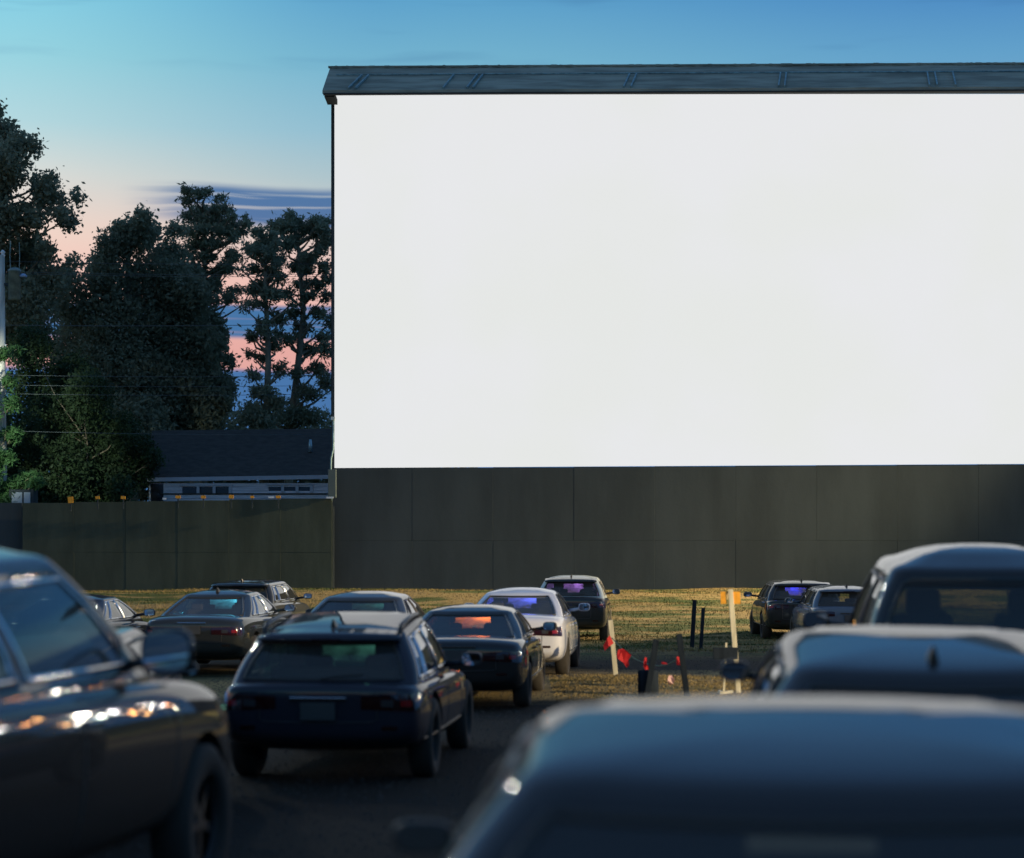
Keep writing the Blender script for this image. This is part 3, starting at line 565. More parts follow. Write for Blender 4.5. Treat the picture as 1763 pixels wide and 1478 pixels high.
def car(kind, name, label, P0, yaw, pnt, opts=None, h=None, wsc=1.0, rear_glass=None, wind=None, group=None, cat='car'):
    K = dict(KINDS[kind]); o_ = opts or {}
    if 'mod' in o_: K.update(o_['mod'])
    T = empty(name, P0, -yaw, label=label, cat=cat, group=group or 'cars parked facing the screen')
    hn = K['z1']+.045+K['crown']; hs = (h or hn)/hn
    T.scale = (wsc, 1, hs)
    L = K['L']
    # lower body cage
    vs = []; fs = []
    ring = lambda y, w, zb, zs, zd: [(0, y, zb), (.78*w, y, zb), (.955*w, y, zb+.07), (1.0*w, y, zb+(zs-zb)*.42), (.985*w, y, zb+(zs-zb)*.78), (.955*w, y, zs), (.86*w, y, zs+(zd-zs)*.6), (.5*w, y, zd-.005), (0, y, zd)]
    st_ = [K['lower'][0]]+list(K['lower'])
    rows = []
    lz = o_.get('lz', 1)
    for i, s_ in enumerate(K['lower']):
        s_ = (s_[0], s_[1], s_[2], s_[3]*lz, s_[4]*lz)
        r_ = ring(*s_); full = r_+[(-a, c, d) for a, c, d in r_[-2:0:-1]]; rows.append(full)
    def shrink(row, y, f):
        cz = sum(p[2] for p in row)/len(row); return [(p[0]*f, y, cz+(p[2]-cz)*f) for p in row]
    rows = [shrink(rows[0], -.012, .6)]+rows+[shrink(rows[-1], L+.012, .6)]
    n = len(rows[0])
    for r_ in rows: vs += r_
    for i in range(len(rows)-1):
        for j in range(n): fs.append((i*n+j, i*n+(j+1) % n, (i+1)*n+(j+1) % n, (i+1)*n+j))
    fs.append(tuple(range(n-1, -1, -1))); fs.append(tuple((len(rows)-1)*n+j for j in range(n)))
    body = meshobj('body', vs, fs, pnt, T, True)
    bm = bmesh.new(); bm.from_mesh(body.data); bmesh.ops.recalc_face_normals(bm, faces=bm.faces); bm.to_mesh(body.data); bm.free()
    cutters = []
    if o_.get('arches', True):
        for wy in K['wh']:
            for sx in (-1, 1):
                c = MB().lathe([(0, -.24), (K['r']+.07, -.24), (K['r']+.07, .3), (0, .3)], 28, Matrix.Translation((sx*K['W']/2, wy, K['r'])) @ Matrix.Rotation(R(90), 4, 'Y'))
                cb = c.build('arch_cutter', m_trimb); bm = bmesh.new(); bm.from_mesh(cb.data); bmesh.ops.remove_doubles(bm, verts=bm.verts, dist=1e-5); bmesh.ops.recalc_face_normals(bm, faces=bm.faces); bm.to_mesh(cb.data); bm.free(); cutters.append(cb)
    # evaluate with the body temporarily free of its parent
    body.parent = None; bpy.context.view_layer.update()
    subdivided(body, 3, ()); bvh = BVHTree.FromPolygons([v.co for v in body.data.vertices], [tuple(p.vertices) for p in body.data.polygons])
    if cutters: subdivided(body, 0, cutters)
    body.parent = T
    for c in cutters: bpy.data.objects.remove(c)
    body.data.polygons.foreach_set('use_smooth', [True]*len(body.data.polygons)); body.data.set_sharp_from_angle(angle=R(42))
    # greenhouse
    kr0, kr1 = K['kr']; rowsK = [-.12, 0, kr0, .3, .5, .7, kr1, 1.0]
    capr = [(.02, .02), (.055, .038), (.11, .05)]     # inset, rise past the glass line
    side_t = sorted(set([0, 1]+[v for s_ in K['side'] for v in s_]+[(s_[0]+s_[1])/2 for s_ in K['side']]))
    nR, nC = 8, 5
    def loop(kk, inset=0, f=1.0):
        k_ = max(-.12, kk); ez = k_
        curv = .018*math.sin(math.pi*min(1, max(0, k_)))
        w = K['w0']+(K['w1']-K['w0'])*k_+curv*1.6
        yr = K['yr0']+(K['yr1']-K['yr0'])*k_-curv*o_.get('rc', 1); yf = K['yf0']+(K['yf1']-K['yf0'])*k_+curv*2
        w -= inset; yr += inset*1.2; yf -= inset*1.2
        rc = .16; bow = .13
        pts = []
        for i in range(nR+1):
            a = (w-rc)*i/nR; pts.append((a, yr+bow*(a/w)**2, 'r'))
        yb = yr+bow*((w-rc)/w)**2
        for i in range(1, nC+1):
            t_ = R(90)*i/nC; pts.append((w-rc+rc*math.sin(t_), yb+rc*(1-math.cos(t_)), 'c'))
        y0, y1 = yb+rc, yf-bow-rc*.6
        for t_ in side_t[1:]: pts.append((w*(1-.035*max(0, t_-.5)**2*4), y0+(y1-y0)*t_, 's'))
        wf = w*.965
        for i in range(1, nC): 
            t_ = R(90)*i/nC; pts.append((wf-rc*.8*(1-math.cos(t_)), y1+rc*.6*math.sin(t_), 'c'))
        for i in range(nR+1):
            a = (wf-rc*.8)*(1-i/nR); pts.append((a, yf-bow*(a/w)**2 if i else yf-bow*((wf-rc)/w)**2, 'f'))
        return pts
    zk = lambda kk, y: K['z0']+(K['z1']-K['z0'])*kk
    grid = []
    for kk in rowsK: grid.append([(p[0], p[1], zk(kk, p[1])) for p in loop(kk)])
    for ins, rs in capr: grid.append([(p[0], p[1], K['z1']+rs) for p in loop(1.0, ins)])
    top = grid[-1]; cy = (K['yr1']+K['yf1'])/2
    zcap = K['z1']+capr[-1][1]
    for q_ in (.75, .5, .25):
        hgt = zcap+K['crown']*(1-q_**2.6); grid.append([(p[0]*q_, cy+(p[1]-cy)*q_, hgt) for p in top])
    drop = o_.get('drop', .05); ya = K['yf1']-.02
    def dropz(y_, z_):
        s_ = min(1.25, max(0, (ya-y_)/(ya-K['yr1']))); kf = min(1, max(0, (z_-K['z0'])/(K['z1']-K['z0']))); return z_-drop*s_**o_.get('dpow', 1.0)*kf
    grid = [[(p[0], p[1], dropz(p[1], p[2])) for p in row] for row in grid]
    base = loop(0); m_ = len(base)
    segs = [p[2] for p in base]
    # windows: column ranges on the right half (mirrored)
    ir0 = 0; ir1 = nR-1
    s0 = nR+nC   # index of side t=0
    tcol = {t_: s0+i for i, t_ in enumerate(side_t)}
    fr0 = s0+len(side_t)-1+nC-1+1   # first 'f' index
    ri0, ri1 = rowsK.index(kr0), rowsK.index(kr1)
    wins = [('rear_window', 0, nR+1, rear_glass or G_dark)]
    for s_ in K['side']: wins.append(('side_window', tcol[s_[0]], tcol[s_[1]], o_.get('sg', G_side)))
    wins.append(('windshield', fr0+1, m_-1, wind or G_dark))
    if o_.get('no_quarter'): wins.pop(1)
    gv = []; gi = {}
    for sgn in (1, -1):
        for r_, row in enumerate(grid):
            for c_, p in enumerate(row):
                gi[(sgn, r_, c_)] = len(gv); gv.append((p[0]*sgn, p[1], p[2]))
    top_i = len(gv); gv.append((0, cy, dropz(cy, zcap+K['crown'])))
    gf = []
    hole = lambda r_, c_: any(a <= c_ < e and ri0 <= r_ < ri1 for _, a, e, _m in wins)
    for sgn in (1, -1):
        for r_ in range(len(grid)-1):
            for c_ in range(m_-1):
                if hole(r_, c_): continue
                f = (gi[sgn, r_, c_], gi[sgn, r_, c_+1], gi[sgn, r_+1, c_+1], gi[sgn, r_+1, c_]); gf.append(f if sgn > 0 else f[::-1])
        r_ = len(grid)-1
        for c_ in range(m_-1):
            f = (gi[sgn, r_, c_], gi[sgn, r_, c_+1], top_i); gf.append(f if sgn > 0 else f[::-1])
    roof = meshobj('roof', gv, gf, o_.get('roofm', pnt), T, True)
    bm = bmesh.new(); bm.from_mesh(roof.data); bmesh.ops.remove_doubles(bm, verts=bm.verts, dist=1e-4)
    bm.to_mesh(roof.data); bm.free(); roof.data.polygons.foreach_set('use_smooth', [True]*len(roof.data.polygons))
    md = roof.modifiers.new('thick', 'SOLIDIFY'); md.thickness = .03; md.offset = -1
    for nm, a, e, gm_ in wins:
        trim_m = m_chrome if o_.get('chrome') and nm == 'side_window' else m_trimb
        sides = ((1, -1),) if nm in ('rear_window', 'windshield') else ((1,), (-1,))
        for ss_ in sides:
            pv = []; pf = []
            if len(ss_) == 2:
                cols = [(-1, c_) for c_ in (range(e, a, -1) if nm == 'rear_window' else range(a, e+1))]
                if nm == 'rear_window': cols += [(1, c_) for c_ in range(a, e+1)]
                else: cols = [(1, c_) for c_ in range(a, e+1)]+[(-1, c_) for c_ in range(e-1, a-1, -1)]
            else: cols = [(ss_[0], c_) for c_ in range(a, e+1)]
            rr = list(range(ri0, ri1+1)); cx_, cy_ = 0, (K['yr0']+K['yf0'])/2
            for r_ in rr:
                for s_, c_ in cols:
                    p = Vector(gv[gi[s_, r_, c_]]); inw = Vector((-p.x, (cy_-p.y)*.5, 0)); 
                    if inw.length > 0: p = p+inw.normalized()*.008
                    pv.append(p)
            nc = len(cols)
            for i in range(len(rr)-1):
                for j in range(nc-1): pf.append((i*nc+j, i*nc+j+1, (i+1)*nc+j+1, (i+1)*nc+j))
            w_ = meshobj(nm, pv, pf, gm_, T, True)
            ringp = [pv[j] for j in range(nc)]+[pv[i*nc+nc-1] for i in range(1, len(rr))]+[pv[(len(rr)-1)*nc+j] for j in range(nc-2, -1, -1)]+[pv[i*nc] for i in range(len(rr)-2, -1, -1)]
            MB().tube(ringp, .016, 6, False).build('window_trim', trim_m, w_, smooth=True)
    # interior
    zf = K['z0']
    if o_.get('window_glow'):
        d = bpy.data.lights.new('added_glow_light', 'POINT'); d.energy = o_['window_glow'][1]; d.color = o_['window_glow'][0]; d.shadow_soft_size = .06  # coloured light added inside the car to make its windows glow
        lo_ = bpy.data.objects.new('added_glow_light', d); col.objects.link(lo_); lo_.parent = T; lo_.location = (.05, K['yf1']+.15, zf+.12)
    for sx in (-1, 1):
        mb = MB(); yS = K['yf1']-.55
        mb.box((sx*.38, yS, zf+.02), (.46, .14, .34)); se = mb.build('seat', m_seat, T, bevel=.05)
        MB().box((sx*.38, yS-.03, zf+.27), (.26, .10, .19)).build('headrest', m_seat, se, bevel=.04)
    mb = MB().box((0, max(K['yr1']+.35, .9), zf+.0), (1.2, .16, .24))
    rb = mb.build('rear_bench', m_seat, T, bevel=.05)
    for sx in (-1, 1): MB().box((sx*.4, max(K['yr1']+.33, .88), zf+.17), (.22, .08, .13)).build('headrest', m_seat, rb, bevel=.03)
    # body surface patches
    def proj(c, d, off=.006):
        h_ = bvh.ray_cast(Vector(c)-Vector(d)*3, Vector(d), 6)
        return (h_[0]+h_[1]*off) if h_[0] is not None else None
    def patch(nm, sx, th0, th1, z0, z1, m, cxy, nn=12, mm=5, taper=0, off=.007, parent=T):
        g_ = []; ok = True
        for j in range(mm+1):
            for i in range(nn+1):
                th = R(th0+(th1-th0)*i/nn); f = i/nn; zz = z0+(z1-z0)*j/mm
                zz = zz+(j/mm-.5)*-2*taper*(z1-z0)*.5*(1-f)
                # round the outline
                d = Vector((-sx*math.sin(th), math.cos(th), 0)); c = Vector((sx*cxy[0], cxy[1], zz))
                p_ = proj(c, d, off)
                if p_ is None: ok = False; p_ = c
                g_.append(p_)
        if not ok: return None
        f_ = [(j*(nn+1)+i, j*(nn+1)+i+1, (j+1)*(nn+1)+i+1, (j+1)*(nn+1)+i) for j in range(mm) for i in range(nn)]
        return meshobj(nm, g_, f_, m, parent, True)
    ws = K['lower'][2][1]; zsh = K['lower'][1][3]*lz
    tl = o_.get('tail', (.30, 58, zsh-.20, zsh-.04, .3))
    for sx in (-1, 1):
        tlo = patch('tail_light', sx, -38, tl[1], tl[2], tl[3], m_tail, (ws-tl[0], .30), taper=tl[4])
        if tlo:
            patch('reversing_lamp', sx, -12, 8, tl[2]+.045, tl[3]-.055, mat('clear_lens', (.05, .045, .045), .1, coat=1), (ws-tl[0], .30), nn=5, mm=2, off=.011, parent=tlo)
            patch('red_reflector', sx, 20, 36, tl[2]+.05, tl[3]-.06, mat('red_lens', (.30, .012, .012), .1, coat=1), (ws-tl[0], .30), nn=5, mm=2, off=.011, parent=tlo)
        patch('bumper_reflector', sx, -20, 5, .50, .535, m_tail, (ws-.25, .3), nn=6, mm=2)
        if o_.get('amber'): patch('side_marker', sx, 62, 70, .70, .98, m_amber, (ws-.25, .35), nn=3, mm=4)
        hl_ = patch('headlight', sx, 152, 118, K['lower'][-2][3]-.17, K['lower'][-2][3]-.03, m_head, (ws-.30, L-.30), taper=.2)
    def seam(ptsxz, d, m=m_trimb, r=.004, nm='panel_gap', side=None):
        out = []
        for a, c in ptsxz:
            p_ = proj((a, 0, c) if side is None else (0, a, c), d, .0015)
            if p_ is not None: out.append(p_)
        if len(out) > 1: return MB().tube(out, r, 5, False).build(nm, m, T)
    zb_ = .46; ztop = zsh-.0
    seam([(-.5, zb_+.12), (-.45, zb_+.11), (0, zb_+.10), (.45, zb_+.11), (.5, zb_+.12)], (0, 1, 0), r=.005)
    for sx in (-1, 1):
        seam([(sx*.52, z_) for z_ in np.linspace(zb_+.12, ztop-.03, 8)], (0, 1, 0), r=.005)
        # door gaps and handles
        y0, y1 = K['yr1']+.1, K['yf0']-.12
        for yy_ in (y0+.05, (y0+y1)/2, y1):
            seam([(yy_+.02*k_, z_) for k_, z_ in enumerate(np.linspace(.34, K['lower'][4][3]-.02, 9))], (-sx, 0, 0), side=1)
        for yy_ in (y0+.25, (y0+y1)/2+.22):
            p_ = proj((0, yy_, K['lower'][4][3]-.13), (-sx, 0, 0), .02)
            if p_ is not None: MB().box(p_, (.03, .19, .028)).build('door_handle', m_chrome if o_.get('chrome') else pnt, T, bevel=.008)
        seam([(yy_, .40) for yy_ in np.linspace(y0-.2, y1+.1, 12)], (-sx, 0, 0), side=1, r=.012, nm='side_moulding')
        # mirror
        mz = K['belt'][0]+.07; my = K['yf0']-.52 if kind != 'truck' else K['yf0']-.40; mx_ = K['w0']+.03
        sc_ = o_.get('mirror', (.21, .12, .14)); mdx, mdz = o_.get('mir', (0, 0)); mx_ += mdx; mz += mdz
        mb = MB(); mc = Vector((sx*(mx_+.10+sc_[0]/2), my, mz+sc_[2]*.25)); nn = 10
        prof = [(0, -.5), (.6, -.42), (.9, -.2), (1.0, .1), (.95, .42), (0, .42)]
        vsx = []; 
        for r_, h_ in prof:
            for j in range(nn*2):
                t_ = math.pi*j/nn; cc, s2 = math.cos(t_), math.sin(t_); e_ = .65
                vsx.append(mc+Vector((math.copysign(abs(cc)**e_, cc)*r_*sc_[0]/2, -h_*sc_[1], math.copysign(abs(s2)**e_, s2)*r_*sc_[2]/2)))
        k2 = nn*2; mb.add(vsx, [(i*k2+j, i*k2+(j+1) % k2, (i+1)*k2+(j+1) % k2, (i+1)*k2+j) for i in range(5) for j in range(k2)])
        mb.bar(Vector((sx*(mx_-.06), my+.03, mz-.02)), Vector((sx*(mx_+.14), my, mz+.01)), .05, .05)
        mo = mb.build('side_mirror', o_.get('mirm', pnt), T, smooth=True); bm = bmesh.new(); bm.from_mesh(mo.data); bmesh.ops.recalc_face_normals(bm, faces=bm.faces); bm.to_mesh(mo.data); bm.free()
        gq = [mc+Vector((math.copysign(abs(math.cos(t_))**.65, math.cos(t_))*sc_[0]*.44, -sc_[1]*.425, math.copysign(abs(math.sin(t_))**.65, math.sin(t_))*sc_[2]*.42)) for t_ in [2*math.pi*i/20 for i in range(20)]]
        meshobj('mirror_glass', gq, [tuple(range(20))], G_mir, mo)
    # plate, bumper insert, spoiler etc.
    pz = o_.get('plate', .80 if kind == 'suv' else (.62 if kind == 'truck' else .78))
    p_ = proj((0, 0, pz), (0, 1, 0), .02)
    if p_ is not None: MB().box(p_, (.31, .015, .155)).build('licence_plate', m_plate, T, bevel=.004)
    p_ = proj((0, 0, pz+.11), (0, 1, 0), .012)
    if p_ is not None: MB().box(p_, (.5, .03, .03)).build('trunk_handle', m_chrome if o_.get('chrome') else m_trimb, T, bevel=.006)
    zr = dropz(K['yr1'], K['z1']+.04)
    if kind == 'suv' and not o_.get('nosp'):
        vs_ = []; ys_ = K['yr1']
        for i in range(13):
            a = -1+2*i/12; w = (K['w1']-.02)*a; bowy = .12*a*a
            vs_ += [(w, ys_-.15+bowy, zr-.035), (w, ys_+.12+bowy, zr+.022+.03*(1-a*a)), (w, ys_-.15+bowy, zr-.06), (w, ys_+.05+bowy, zr-.06)]
        f_ = []
        for i in range(12):
            q0 = i*4; q1 = q0+4; f_ += [(q0, q1, q1+1, q0+1), (q0+2, q0+3, q1+3, q1+2), (q0, q0+2, q1+2, q1)]
        sp_ = meshobj('spoiler', vs_, f_, pnt, T, True); md = sp_.modifiers.new('e', 'SOLIDIFY'); md.thickness = .012
        MB().box((0, ys_-.156+.002, zr-.048), (.26, .008, .014)).build('brake_light', m_tail, T)
    if o_.get('fin', True):
        y_ = K['yr1']+.30; zt_ = dropz(y_, zcap+K['crown']*.85)
        MB().add([(-.03, y_-.08, zt_-.03), (.03, y_-.08, zt_-.03), (.03, y_+.12, zt_-.03), (-.03, y_+.12, zt_-.03), (-.006, y_-.09, zt_+.062), (.006, y_-.09, zt_+.062), (.006, y_-.03, zt_+.055), (-.006, y_-.03, zt_+.055)], [(0,3,2,1),(4,5,6,7),(0,1,5,4),(1,2,6,5),(2,3,7,6),(3,0,4,7)]).build('antenna', m_trimb, T, bevel=.004)
    if o_.get('rails'):
        for sx in (-1, 1):
            x_ = sx*(K['w1']-.045); MB().tube([(x_, K['yr1']+.12, zr-.01), (x_, K['yr1']+.22, zr+.07), (x_, cy, zr+.125), (x_, K['yf1']-.35, zr+.14), (x_, K['yf1']-.22, zr+.06)], .022, 8).build('roof_rail', o_.get('railm', m_trimb), T, smooth=True)
    if kind == 'suv' or o_.get('wiper'):
        yv = K['yr0']-.03; MB().tube([(0, yv-.01, K['z0']+.05), (.1, yv, K['z0']+.075), (.38, yv+.05, K['z0']+.095)], .010, 6).build('rear_wiper', m_trimb, T)
    # wheels
    for wy in K['wh']:
        for sx in (-1, 1):
            r_ = K['r']; M = Matrix.Translation((sx*(K['W']/2-.125), wy, r_)) @ Matrix.Rotation(R(90)*sx, 4, 'Y')
            wh = MB().lathe([(r_*.62, -.10), (r_*.9, -.11), (r_, -.08), (r_, .08), (r_*.9, .11), (r_*.62, .10), (r_*.60, .03)], 28, M).build('wheel', m_tyre, T, smooth=True)
            mb = MB().lathe([(r_*.63, .09), (r_*.60, .05), (r_*.56, .04)], 28, M); mb.lathe([(0, .05), (.05, .05), (.06, .03)], 12, M); mb.lathe([(0, -.02), (r_*.6, -.02)], 20, M)
            for s_ in range(5):
                a = 2*math.pi*s_/5; mb.add([M @ Vector((math.cos(a+da)*rr_, math.sin(a+da)*rr_, hh_)) for da, rr_, hh_ in ((-.5, .05, .05), (.5, .05, .05), (.13, r_*.58, .045), (-.13, r_*.58, .045))], [(0,1,2,3)])
            mb.build('rim', m_rim, wh)
    if kind == 'truck' and o_.get('bed', True):
        MB().box((0, .92, 1.305), (1.72, 1.7, .03)).build('bed_cover', m_trimb, T, bevel=.01)
    return T, K, bvh

YAW = math.atan((1205-CX)/F)
def put(px, s, dz=0, yaw=None, **k):
    D = F/s; X = (px-CX)/s; return Vector((X, D, gz(X, D+2)+dz))
navy = paint('navy_paint', (.024, .024, .034), 0, 0, .75); black = paint('black_paint', (.024, .022, .020)); dgrey = paint('graphite_paint', (.06, .053, .045), .15)
blackdew = paint('black_paint_with_dew', (.026, .025, .022), .22); pearl = paint('pearl_white_paint', (.74, .72, .74), 0, .0); silver = paint('silver_paint', (.12, .15, .19), .2, .4)
teal = paint('deep_teal_paint', (.024, .026, .025), .08); dewr = paint('dewy_sheen_roof', (.50, .56, .54), .7, 0, .6); dull = paint('dulled_navy_paint', (.03, .027, .025), .02, 0, .8)  # dewr: pale base colour carries the sheen on the dewy roof
def gw(n, c=None, fr=.5): return glass('windshield_'+n, (.3, .33, .33), fr)
misty = gw('misty', None, .7); G_clear = glass('rear_glass', (.72, .74, .72)); G_priv = glass('privacy_glass', (.10, .12, .12))
def cb(c, w, **k): return dict(window_glow=(c, w*2.2), **k)
car('sedan', 'parked_car', 'white sedan with almond tail lights in front of the dark van', put(879, 104), YAW, pearl, h=1.51, wind=misty, rear_glass=G_clear, opts=cb((.10, .14, 1), 5, fin=False))
car('suv', 'parked_car', 'dark van-like hatchback with pale dewy roof standing farthest ahead by the wall', put(981, 72), YAW*.8, blackdew, h=1.62, wind=misty, rear_glass=G_clear, opts=cb((.5, .22, .9), 4, mirm=m_trimb, roofm=dewr), wsc=.97)
car('sedan', 'parked_car', 'black sedan with an orange glow seen through its rear window', put(786, 131), YAW*.85, black, h=1.37, wind=misty, rear_glass=G_clear, opts=cb((1.0, .20, .03), 11, mirm=m_trimb, fin=False))
car('suv', 'parked_car', 'dark navy crossover with roof rails and a shark fin antenna, rear towards us', put(548, 197), YAW*.95, navy, h=1.52, wind=misty, rear_glass=G_clear, opts=cb((.15, .6, .45), 2.5, rails=True, chrome=True, lz=.84, drop=.165, plate=.66, mod=dict(crown=.025, yf1=2.15, yf0=3.0, z0=.88, z1=1.44, belt=(.89, .87))))
car('sedan', 'parked_car', 'black sedan with a cyan glow in its rear window, left of the navy crossover', put(330, 101), YAW*1.1, teal, h=1.46, wind=misty, rear_glass=G_clear, opts=cb((.1, .7, 1), 6, chrome=True))
car('sedan', 'parked_car', 'low dark sedan half hidden directly behind the navy crossover', put(590, 120), YAW, dgrey, h=1.50, wind=misty, opts=cb((.1, .5, .45), 1.5, fin=False))
car('suv', 'parked_car', 'small dark hatchback farthest back on the left, behind the cyan-lit sedan', put(402, 77), YAW*1.2, teal, h=1.55, wind=misty, opts=dict(chrome=True))
car('suv', 'parked_car', 'black crossover with amber side marker right of the tall white stake', put(1386, 71), YAW*.3, blackdew, h=1.50, wind=misty, rear_glass=G_clear, wsc=1.05, opts=cb((.04, .05, 1), 7, mirm=m_trimb, amber=True))
car('suv', 'parked_car', 'small silver-blue hatchback tucked against the pickup cab', put(1466, 80), YAW*.3, silver, h=1.41, wsc=.95, opts=dict())
car('sedan', 'parked_car', 'dark sedan at the far left, only its curved roof side showing past the pickup pillar', put(62, 104), YAW*1.1, navy, h=1.40, opts=dict(chrome=True, fin=False))
car('suv', 'parked_car', 'blurred dark hatchback just beyond the big wing mirror, ahead of the left pickup', Vector((-3.62, 12.9, gz(-3, 14))), YAW*.5, black, h=1.52, opts=dict(fin=False, mir=(-.12, 0), mirror=(.15, .1, .1), mirm=m_trimb, nosp=True, drop=.12, mod=dict(L=4.3)))
car('suv', 'parked_car', 'blurred black crossover with fin antenna in front of the pickup cab', put(1640, 385), YAW, dull, h=1.60, wsc=1.04, opts=dict(mir=(-.16, .10), mirror=(.16, .1, .12), drop=.19, nosp=True, mod=dict(crown=.022, yf1=2.05, yf0=2.95)), rear_glass=G_priv)
car('suv', 'parked_car', 'nearest dark blue car, its blurred roof filling the lower right corner', Vector((.72, 4.15, gz(.7, 6)-.05)), YAW*.8, dull, h=1.53, wsc=1.17, opts=dict(fin=False, mir=(-.06, -.12), mirror=(.17, .1, .11), drop=.16, nosp=True, mirm=m_trimb, mod=dict(yf1=1.75, yf0=2.6, crown=.022)), rear_glass=G_priv)
P = at(1700, 962, 13.8)
car('truck', 'pickup_truck', 'black pickup truck with crowned wet cab roof at the right edge', Vector((P.x-.1, 11.9, gz(P.x, 14))), YAW*.9, blackdew, h=2.12, wsc=1.0, group='pickup trucks', cat='pickup truck', opts=dict(fin=False, drop=.10), rear_glass=G_priv)
yl = R(9.6); nose = Vector((-1.52-1.0*math.cos(yl), 12.0, 0)); Lr = nose-Vector((math.sin(yl), math.cos(yl), 0))*5.6
car('truck', 'pickup_truck', 'dark blue pickup truck at the left edge with its wing mirror sticking out', Vector((Lr.x, Lr.y, .10)), yl, black, h=2.04, group='pickup trucks', cat='pickup truck', opts=dict(fin=False, chrome=True, drop=.09, mirror=(.28, .14, .24), mir=(-.10, -.02), mod=dict(yr0=1.2, yr1=1.4, w1=.66)))

# amber side markers on the crossover by the stake
# ------------------------------------------------------------------ stakes, rope, pennants
m_wood = mat('pale_stake_wood', (.62, .55, .38), .8, noise=(8, .25, (1, 1, .15))); m_oldw = mat('dark_post_wood', (.020, .026, .034), .95, spec=0, noise=(8, .3, (1, 1, .15)))
def stake(p0, p1, D, w, m, label, d=None, name='stake', wend=None):
    a, e = at(p0[0], p0[1], D), at(p1[0], p1[1], D); w = w*D/F
    a.z = gz(a.x, a.y)-.08
    o = MB().bar(Vector((0, 0, 0)), e-a, w, (d or w*.55)).build(name, m, loc=a, bevel=.003); return tag(o, label, 'stake', 'stakes marking the lane')
D1 = 31.4
stake((1061, 1172), (1051, 1068), D1+1, 8, m_wood, 'pale round-topped stake carrying the left end of the flag rope')
stake((1112, 1222), (1130, 1102), 28.2, 10, m_oldw, 'dark blue-grey post in the middle of the flag rope')
stake((1184, 1225), (1169, 1092), 28.6, 10, m_oldw, 'dark post leaning left with a light right edge at the end of the flag rope')
stake((1191, 1112), (1196, 1033), 44.5, 7, m_oldw, 'far dark post, taller one of the pair on the green strip')
stake((1206, 1116), (1211, 1047), 43.8, 6, m_oldw, 'far dark post, shorter one of the pair on the green strip')
ts = empty('marker_stake', at(1272, 1200, 29.2), label='tall white stake holding two orange cards, leaning left', cat='stake', group='stakes marking the lane'); tz = gz(ts.location.x, 29.2); ts.location.z = tz-.05
to = Vector(ts.location)
MB().bar(Vector((0, 0, 0)), at(1266, 1118, 29.2)-to, .07, .035).build('stake_post', m_wood, ts, bevel=.004)
MB().bar(at(1265.5, 1119, 29.2)-to, at(1257.5, 1015, 29.2)-to, .072, .036).build('stake_top', m_wood, ts, bevel=.004)
for x0, x1 in ((1240.5, 1250), (1262, 1274)):
    a, e = at(x0, 1019, 29.25)-to, at(x1, 1040, 29.25)-to
    MB().box(((a.x+e.x)/2, .02, (a.z+e.z)/2), (e.x-a.x, .012, a.z-e.z), Matrix.Rotation(R(-2), 3, 'Y')).build('orange_card', m_or, ts)
t2 = empty('barrier_stand', at(1246, 1203, 29.0), label='thin pale stick with a dark cross board on a small wooden foot', cat='barrier'); t2.location.z = gz(t2.location.x, 29.0); o2 = Vector(t2.location)
MB().bar(Vector((0, 0, 0)), at(1250.5, 1107, 29.0)-o2, .028, .02).build('stick', m_wood, t2)
a = at(1249, 1125, 28.9)-o2; MB().box(a, (.36, .04, .17)).build('cross_board', m_oldw, t2, bevel=.004)
MB().box((.03, -.05, .03), (.2, .05, .035), Matrix.Rotation(R(-8), 3, 'Y')).build('foot', m_wood, t2); MB().box((-.05, 0, .03), (.04, .3, .04)).build('foot', m_wood, t2)
bu = MB().lathe([(0, 0), (.13, 0), (.15, .02), (.15, .40), (.135, .42), (0, .42)], 18).build('dark_post_stub', m_oldw, smooth=True, loc=Vector((at(1116, 1215, 28.4).x, 28.4, gz(1.9, 28.4)-.05))); tag(bu, 'short stout dark post stub standing beside the leaning post', 'post')
rope = [(1053, 1098), (1075, 1122), (1095, 1136), (1115, 1144), (1136, 1147), (1150, 1144), (1162, 1138), (1173, 1130)]
rp_ = [at(a, c, D1+1-(i/7)*3.6) for i, (a, c) in enumerate(rope)]
ro = MB().tube([v-rp_[0] for v in rp_], .008, 6).build('flag_rope', mat('green_rope', (.10, .16, .12), .8), smooth=True, loc=rp_[0]); tag(ro, 'thin sagging green rope strung between the leaning posts', 'rope')
m_flag = leafmat('red_pennant', (.60, .02, .03), (.75, .05, .05), .4)
m_flag2 = leafmat('pink_pennant', (.8, .45, .4), (.85, .6, .55), .3)
def flag(pts, D, label, m=m_flag):
    P = [at(a, c, D) for a, c in pts]; o_ = P[0]; n = len(P); vs = []
    for dy in (0, .012):
        for i, p in enumerate(P): vs.append(p-o_+Vector((0, dy+.03*math.sin(i*2.1), 0)))
    fs = [tuple(range(n)), tuple(range(2*n-1, n-1, -1))]+[(i, i+n, (i+1) % n+n, (i+1) % n) for i in range(n)]
    o = meshobj('pennant', vs, fs, m, loc=o_); tag(o, label, 'flag', 'red pennants on the rope'); return o
flag([(1050, 1094), (1057, 1108), (1048, 1114), (1041, 1121), (1039, 1112), (1045, 1100)], D1+.6, 'red pennant hanging on the pale stake at the left end of the rope')
flag([(1064, 1119), (1073, 1117), (1079, 1121), (1087, 1128), (1082, 1137), (1083, 1145), (1079, 1150), (1073, 1141), (1064, 1135), (1062, 1131)], D1-.3, 'largest red pennant, fluttering second from the pale stake')
flag([(1110, 1132), (1114, 1133), (1113, 1143), (1118, 1153), (1116, 1160), (1111, 1155), (1108, 1146)], 29.2, 'narrow red pennant twisted down beside the dark middle post')
